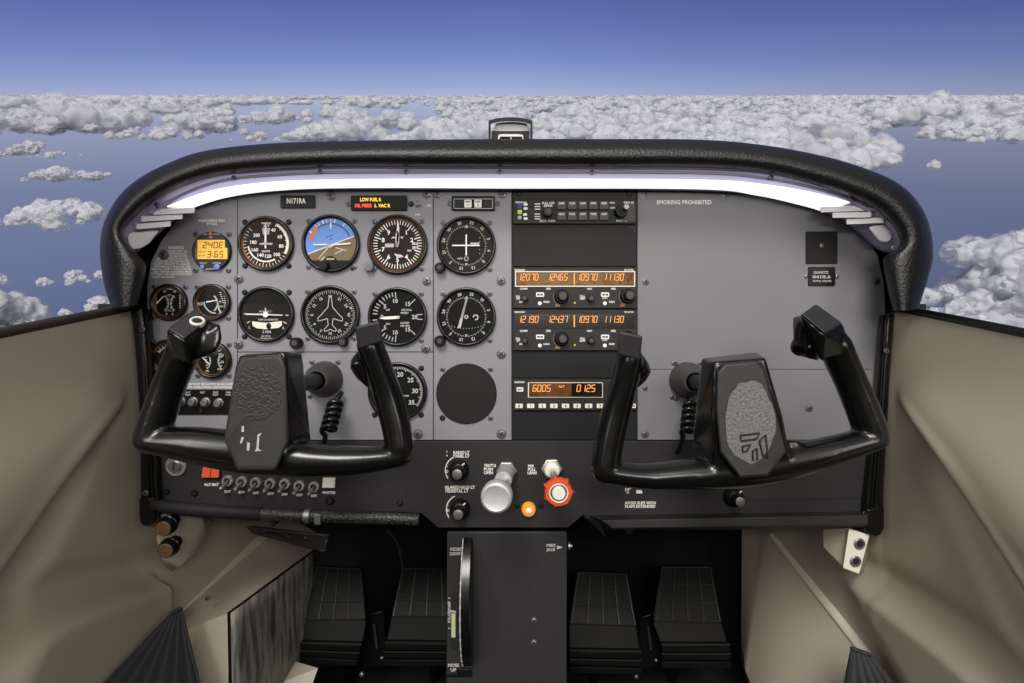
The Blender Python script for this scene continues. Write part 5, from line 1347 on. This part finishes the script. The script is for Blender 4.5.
pad = dict(c=(258, 412), y=Y - .030, poly=[(240, 358), (282, 355), (286, 366), (285, 400), (289, 440), (276, 471), (238, 471), (224, 440), (231, 404), (236, 366)])
ty, _ = yoke('left black control yoke in front of the flight instruments', hornA, hornB, bar, hub, head, None, [(209, 348, Y + .006, .0110)], pad, None, -1, 0)
b = MB().hull([P(x, y, q) for x, y, q in ((169, 329, Y - .028), (184, 338.5, Y - .032), (209, 319, Y + .002), (195, 309, Y + .006))] + [P(x, y, q) for x, y, q in ((169, 332, Y - .022), (184, 341.5, Y - .026), (209, 322, Y + .008), (195, 312, Y + .012))])
b.build('grip_cap', M['cap'], ty, bevel=.0015)
ca_, cb_, cc_ = P(169, 329, Y - .028), P(184, 338.5, Y - .032), P(209, 319, Y + .002)
nv = (cb_ - ca_).cross(cc_ - cb_).normalized(); nv = nv if nv.z > 0 else -nv
pc = P(169, 329, Y - .028).lerp(cc_, .70) + nv * .001
MB().lathe3(pc, nv, [(.0076, -.004), (.0078, .0008), (.0066, .0020), (.0056, .0016), (.0052, -.001)], 28).build('button_ring', M['cream'], ty)
MB().lathe3(pc, nv, [(.0050, -.003), (.0048, .0006), (.0030, .0014), (.0002, .0016)], 20).build('talk_button', M['slot'], ty)
def cap_plate(t, pts, y, dy):
    c = (sum(p[0] for p in pts) / 4, sum(p[1] for p in pts) / 4)
    MB().hull([P(a, b_, y + (c[1] - b_) * -.0003 + q) for a, b_ in pts for q in (0, dy)]).build('grip_cap', M['cap'], t, bevel=.0028, seg=3)
cap_plate(ty, [(354.5, 327), (379.5, 320.5), (383.5, 342), (358.5, 349.5)], Y - .030, .040)
# worn patch and silver remains of the emblem on the left pad
yp_ = pad['y'] - .0032
def blob(cx, cy, rx, ry, n=40, seed=0, jag=.12):
    pts = []
    for k in range(n):
        a = 2 * PI * k / n; r = 1 + jag * noise.noise(Vector((math.cos(a) * 2.2 + seed, math.sin(a) * 2.2, seed)))  + .5 * jag * noise.noise(Vector((math.cos(a) * 9 + seed, math.sin(a) * 9, 3 + seed)))
        pts.append((cx + rx * r * math.cos(a), cy + ry * r * math.sin(a)))
    return pts
def pflat(pts, y): return MB().add([P(a, c, y) for a, c in pts], [tuple(range(len(pts)))])
pflat(blob(257, 393, 25, 27, seed=3.1), yp_).build('crackled_patch', M['wornblack'], ty)
em = MB()
for pts in ([(241.8, 426), (244, 426), (244, 432), (241.4, 432)], [(241.5, 437), (244.2, 437), (243, 440.2), (242, 443.2), (240, 443.2)], [(247, 441.8), (250, 443.2), (249.3, 450.6), (246.8, 450.6)],
            [(257.5, 434.6), (260.5, 433.2), (262.2, 433), (259.4, 436), (258.6, 449), (262, 450.8), (254.6, 451.4), (256.4, 448)]):
    em.add([P(a, c, yp_ - .0003) for a, c in pts], [tuple(range(len(pts)))])
em.build('silver_emblem', M['alu'], ty)
MB().add([P(a, c, yp_ - .0002) for a, c in ((244, 430.4), (255, 431.2), (255, 431.9), (244, 431.1))], [(0, 1, 2, 3)]).build('emblem_bar', M['rubber'], ty)
# bright worn edge between pad and hub side
MB().tube([P(283.5, 364, Y - .029), P(282.6, 395, Y - .030), P(283.6, 432, Y - .029)], .0007, 6).build('worn_edge', M['screw'], ty)
# ---- right yoke
hornA = [(872, 435, Y, .0172, .019), (862, 408, Y + .003, .0172, .019), (851, 382, Y + .005, .0165, .019), (841, 360, Y + .004, .0168, .0195), (835, 345, Y + .002, .0165, .020)]
hornB = [(605, 469, Y, .0160, .018), (609, 442, Y + .002, .0165, .0185), (616, 412, Y + .002, .0165, .0185), (624, 384, Y - .002, .0150, .019), (630, 358, Y - .008, .0145, .018)]
bar = [(604, 471, Y, .0125, .018), (645, 476, Y, .0140, .019), (690, 474, Y, .0170, .021), (735, 471, Y, .0195, .022), (780, 463.5, Y, .0195, .022), (830, 451, Y, .0165, .021), (874, 438, Y, .0130, .019)]
hub = [[(714, 362, Y - .022), (766, 358, Y - .022), (716, 470, Y - .020), (792, 462, Y - .020), (712, 420, Y - .024), (784, 420, Y - .024), (701, 358, Y + .028), (757, 351.5, Y + .028), (692, 440, Y + .024), (780, 462, Y + .024)],
       [(712, 450, Y - .012), (800, 440, Y - .010), (716, 486, Y - .010), (798, 478, Y - .010), (690, 446, Y + .02), (800, 440, Y + .02), (690, 478, Y + .016), (804, 470, Y + .016)]]
head = [[(800, 314.5, Y - .026), (825, 336, Y - .032), (844, 324, Y - .010), (816, 303, Y + .008), (797, 320, Y + .004), (822, 362, Y - .018), (848, 352, Y - .012), (808, 352, Y + .012), (846, 340, Y + .004)],
        [(792, 317, Y + .004), (801, 316, Y - .020), (792, 336, Y + .002), (806, 350, Y - .014), (816, 312, Y + .012), (820, 350, Y + .014)],
        [(793, 336, Y + .006), (790.5, 344, Y + .006), (795, 353, Y + .006), (806, 359, Y + .004), (818, 362, Y - .002), (812, 334, Y), (832, 350, Y), (796, 346, Y - .008), (815, 350, Y - .016), (796, 346, Y + .016)],
        [(641, 350, Y + .004), (650, 364, Y + .004), (651.5, 373, Y + .004), (645, 383, Y + .006), (630, 396, Y + .002), (626, 354, Y), (618, 396, Y), (648, 370, Y - .010), (630, 364, Y - .012), (648, 370, Y + .014)]]
pad = dict(c=(751, 412), y=Y - .030, poly=[(717, 372), (724, 364), (756, 361), (763, 368), (778, 420), (786, 452), (768, 476), (740, 478), (720, 452), (716, 410)])
tz, _ = yoke('right black control yoke in front of the plain grey panel', hornA, hornB, bar, hub, head, None, [(800, 347, Y + .004, .0110)], pad, None, 1, 1)
b = MB().hull([P(x, y, q) for x, y, q in ((802, 314, Y - .028), (824, 332, Y - .034), (842, 322.5, Y - .012), (817, 304.5, Y + .004))] + [P(x, y, q) for x, y, q in ((802, 318, Y - .022), (824, 336, Y - .028), (842, 327, Y - .006), (817, 309, Y + .010))])
b.build('grip_cap', M['cap'], tz, bevel=.0015)
cap_plate(tz, [(619.5, 330.5), (642.5, 336), (640, 361), (617, 355)], Y - .030, .040)
yp_ = pad['y'] - .0032
pflat(blob(750, 421, 25, 41, seed=7.7, jag=.10), yp_).build('crackled_patch', M['worn'], tz)
em = MB()
def outline(pts, w=.0011):
    q = [P(a, c, yp_ - .0006) for a, c in pts]; em.tube(q + [q[0]], w, 6)
outline([(740.5, 435.5), (759.5, 433.2), (757, 439), (741, 441)])
outline([(742.5, 446.5), (750.5, 444.6), (747, 451), (743, 452)])
outline([(753, 451), (757, 448), (757.5, 459), (753, 460.5)])
outline([(759.5, 441), (765.5, 434.5), (768, 458), (763, 456)])
em.build('emblem_outline', M['slot'], tz)
# ---- shafts, collars, cords
def shaft(label, cx, cy):
    t = thing('shaft_collar', label, 'collar', W(cx, cy + 16, 0))
    MB().lathe(cx, cy, [(18, 0), (18, -.003), (17, -.010), (15.5, -.022), (11.5, -.034), (10.6, -.036), (8.8, -.036), (8.8, -.020)], 40).build('rubber_cone', M['rubber'], t, angle=50)
    for a, c in ((-13, -17), (13, -17), (14, 17.5), (-15, 17)): put(SMALL, 'mounting_screw', t, W(cx + a, cy + c, 0), a)
shaft('grey rubber shaft collar behind the left yoke', 325, 379)
shaft('grey rubber shaft collar behind the right yoke', 687, 380)
for t, cx, cy in ((ty, 325, 379), (tz, 687, 380)):
    c = W(cx, cy, .0)
    MB().lathe3(c + Vector((0, -.006, 0)), (0, -1, 0), [(.0110, 0), (.0110, .185)], 24).build('shaft', M['black'], t)
def coil(label, A, B_, r, turns):
    A, B_ = Vector(A), Vector(B_); d = (B_ - A).normalized(); u = d.orthogonal().normalized(); v = d.cross(u); pts = []
    for i in range(turns * 16 + 1):
        f = i / (turns * 16); a = f * turns * 2 * PI
        pts.append(A.lerp(B_, f) + (u * math.cos(a) + v * math.sin(a)) * r)
    o = MB().tube([A + Vector((.002, .02, .012))] + pts + [B_ + Vector((-.01, .01, -.03))], .0036, 10).build('coiled_cord', M['trim'], None, angle=60)
    tag(o, label, 'cord')
coil('black coiled cord beside the left yoke shaft', P(336, 402, -.03), P(328, 432, -.07), .0085, 5)
coil('black coiled cord behind the right yoke hub', P(690, 402, -.03), P(687, 434, -.07), .0070, 5)
# ------------------------------------------------------------------ clouds below the horizon
cm = bpy.data.materials.new('cloud'); cm.use_nodes = True
nt = cm.node_tree; nt.nodes.clear()
def N(t, **k):
    n = nt.nodes.new(t)
    for a, b in k.items(): setattr(n, a, b)
    return n
out = N('ShaderNodeOutputMaterial'); df = N('ShaderNodeBsdfDiffuse'); tr = N('ShaderNodeBsdfTransparent'); tlc = N('ShaderNodeBsdfTranslucent')
df.inputs['Color'].default_value = (.93, .94, .985, 1); tlc.inputs['Color'].default_value = (.90, .92, .99, 1)
m1 = N('ShaderNodeMixShader'); m1.inputs[0].default_value = .42
nt.links.new(df.outputs[0], m1.inputs[1]); nt.links.new(tlc.outputs[0], m1.inputs[2])
tcn = N('ShaderNodeTexCoord'); nz = N('ShaderNodeTexNoise'); nz.inputs['Scale'].default_value = .05; nz.inputs['Detail'].default_value = 2.5; nz.inputs['Roughness'].default_value = .45
nt.links.new(tcn.outputs['Object'], nz.inputs['Vector'])
bp = N('ShaderNodeBump'); bp.inputs['Strength'].default_value = .3; bp.inputs['Distance'].default_value = 6.0
nt.links.new(nz.outputs['Fac'], bp.inputs['Height'])
nt.links.new(bp.outputs[0], df.inputs['Normal']); nt.links.new(bp.outputs[0], tlc.inputs['Normal'])
lw = N('ShaderNodeLayerWeight'); lw.inputs['Blend'].default_value = .5
a1 = N('ShaderNodeMath', operation='MULTIPLY_ADD'); a1.inputs[1].default_value = 1.0; a1.inputs[2].default_value = -.50
nt.links.new(nz.outputs['Fac'], a1.inputs[0])
a2 = N('ShaderNodeMath', operation='ADD'); nt.links.new(lw.outputs['Facing'], a2.inputs[0]); nt.links.new(a1.outputs[0], a2.inputs[1])
mr = N('ShaderNodeMapRange', interpolation_type='SMOOTHSTEP')
mr.inputs[1].default_value = .02; mr.inputs[2].default_value = .88; mr.inputs[3].default_value = .08; mr.inputs[4].default_value = 1
nt.links.new(a2.outputs[0], mr.inputs[0])
m2 = N('ShaderNodeMixShader')
nt.links.new(mr.outputs[0], m2.inputs[0]); nt.links.new(m1.outputs[0], m2.inputs[1]); nt.links.new(tr.outputs[0], m2.inputs[2])
nt.links.new(m2.outputs[0], out.inputs['Surface'])

HH = 100.0     # flying height above the cloud base
def sky_point(px, py):
    """point of the cloud base seen at that pixel"""
    d = Vector(((px - CX) / (CD / S), 1, (CY - py) / (CD / S)))
    t = HH / max(1e-4, -d.dot(UP))
    return EYE + d * t, t * d.length
PUFF = {}
def puff_shapes(sub):
    """a dozen lumpy unit puffs, reused turned and scaled"""
    if sub not in PUFF:
        bm = bmesh.new(); bmesh.ops.create_icosphere(bm, subdivisions=sub, radius=1)
        base = [v.co.copy() for v in bm.verts]; fs = [tuple(v.index for v in f.verts) for f in bm.faces]; bm.free(); L = []
        for s_ in range(12):
            sd = Vector((s_ * 3.7 + .3, s_ * 1.3, s_ * 7.1)); o = []
            for v in base:
                q = v * 1.3 + sd
                k = .66 + .26 * (1 - 2 * abs(noise.noise(q))) + .15 * (1 - 2 * abs(noise.noise(q * 2.4))) + .06 * (1 - 2 * abs(noise.noise(q * 5.3)))
                o.append(Vector((v.x * k, v.y * k, (v.z if v.z > 0 else v.z * .5) * k)))
            L.append(o)
        PUFF[sub] = (L, fs)
    return PUFF[sub]
def cloud(mb, px, py, w, h, n, seed, sub=3):
    """heap of puffs standing on the cloud base; w, h in pixels"""
    rs = random.Random(seed); L, fs = puff_shapes(sub)
    p, dist = sky_point(px, py); k = dist / (CD / S); W_, H_ = w * k, h * k
    for i in range(n):
        u = rs.uniform(-1, 1); u = u * abs(u) ** .3
        top = H_ * max(.25, (1 - abs(u) ** 1.8)) * rs.uniform(.55, 1.0)
        r = max(H_ * .30, W_ / (9 if sub > 2 else 6)) * rs.choice((.5, .65, .8, 1.0, 1.35)) * (1 - .35 * abs(u))
        z = max(0.0, top - min(r, H_ * .5)) * rs.uniform(.2, 1.0)
        c = p + RT * (u * max(W_ * .5 - r * .7, 0)) + FW * (rs.uniform(-.35, .35) * W_) + UP * z
        a = rs.uniform(0, 2 * PI); ca, sa = math.cos(a), math.sin(a); rz = min(r * rs.uniform(.75, 1.05), max(H_ * .7, r * .12))
        mb.add([c + RT * ((v.x * ca - v.y * sa) * r) + FW * ((v.x * sa + v.y * ca) * r) + UP * (v.z * rz) for v in L[rs.randrange(12)]], fs)
def lone(label, *a):
    mb = MB()
    for q in a: cloud(mb, *q)
    o = mb.build('cloud', cm, None, angle=180, fix=False)
    tag(o, label, 'cloud', 'separate clouds around the aeroplane')
lone('small white cloud left of the glareshield, uppermost of the separate ones', (32, 154, 40, 14, 14, 11, 4), (55, 157, 30, 6, 8, 13, 4))
lone('white cloud left of the glareshield, second from the top', (66, 179, 52, 17, 22, 21, 4), (92, 178, 36, 7, 9, 24, 4))
lone('flat white cloud left of the glareshield, third from the top', (50, 218, 84, 18, 26, 33, 4), (30, 219, 50, 9, 12, 35, 4))
lone('large white cloud cut by the left edge of the picture above the tan wall', (-12, 338, 74, 62, 34, 41, 4), (8, 326, 44, 40, 16, 43, 4))
lone('faint small cloud left of the lower end of the glareshield', (66, 281, 42, 9, 12, 52, 4))
lone('thin low cloud touching the bottom left end of the glareshield', (96, 308, 50, 7, 12, 57, 4))
lone('big billowing white cloud at the right edge beside the glareshield', (1005, 318, 100, 84, 44, 63, 4), (965, 324, 60, 36, 20, 66, 4), (1040, 315, 90, 95, 30, 69, 4))
lone('tiny white puff just right of the glareshield', (905, 196, 22, 8, 9, 71, 4))
deck = MB(); rs = random.Random(5)
for px, py, w_, h_, n_ in ((18, 131, 90, 22, 26), (100, 126, 110, 24, 34), (60, 112, 90, 11, 18), (212, 132, 80, 28, 30), (178, 137, 60, 9, 12), (132, 137, 46, 9, 10), (272, 122, 70, 16, 18), (340, 138, 110, 26, 30), (300, 140, 70, 16, 14),
        (395, 128, 90, 22, 24), (440, 140, 110, 24, 30), (330, 116, 80, 13, 16), (260, 140, 50, 8, 10), (170, 112, 90, 11, 16), (1000, 126, 90, 18, 22), (960, 138, 70, 14, 16), (1010, 142, 60, 12, 12)):
    cloud(deck, px, py, w_, h_, n_, px * 7 + py)
for y, w_, h_ in ((95.8, 20, 1), (96.5, 26, 2), (97.6, 30, 2.6), (99, 36, 3.6), (101, 40, 5), (103.5, 46, 7), (107, 52, 9), (111, 58, 12), (116, 66, 15), (122, 76, 18), (129, 88, 22), (137, 100, 26), (146, 110, 30), (156, 120, 32), (166, 120, 30)):
    x = (-260 if y < 125 else -40) - rs.random() * 40
    while x < (1290 if y < 125 else 1060):
        pr_ = .95 if y < 100 else (.75 if y < 106 else (.35 if y < 110 else 0)) if x < 430 else (.9 if y < 147 else 0) if x < 560 else (.92 if x < 860 else (.85 if y < 112 else (.5 if y < 138 else 0)))
        if y > 150 and not (660 < x < 890): pr_ = 0
        if rs.random() < pr_:
            s_ = rs.uniform(.7, 1.3)
            cloud(deck, x, y, w_ * s_, min(h_ * s_ * rs.uniform(.75, 1.2), (y - 94.8) * .8), 8 if y < 108 else 22, rs.uniform(0, 900), 2 if y < 104 else 3)
        x += w_ * rs.uniform(.55, .85)
o = deck.build('clouds', cm, None, angle=180, fix=False)
tag(o, 'white sea of clouds stretching to the horizon behind the glareshield', 'clouds', None, 'stuff')
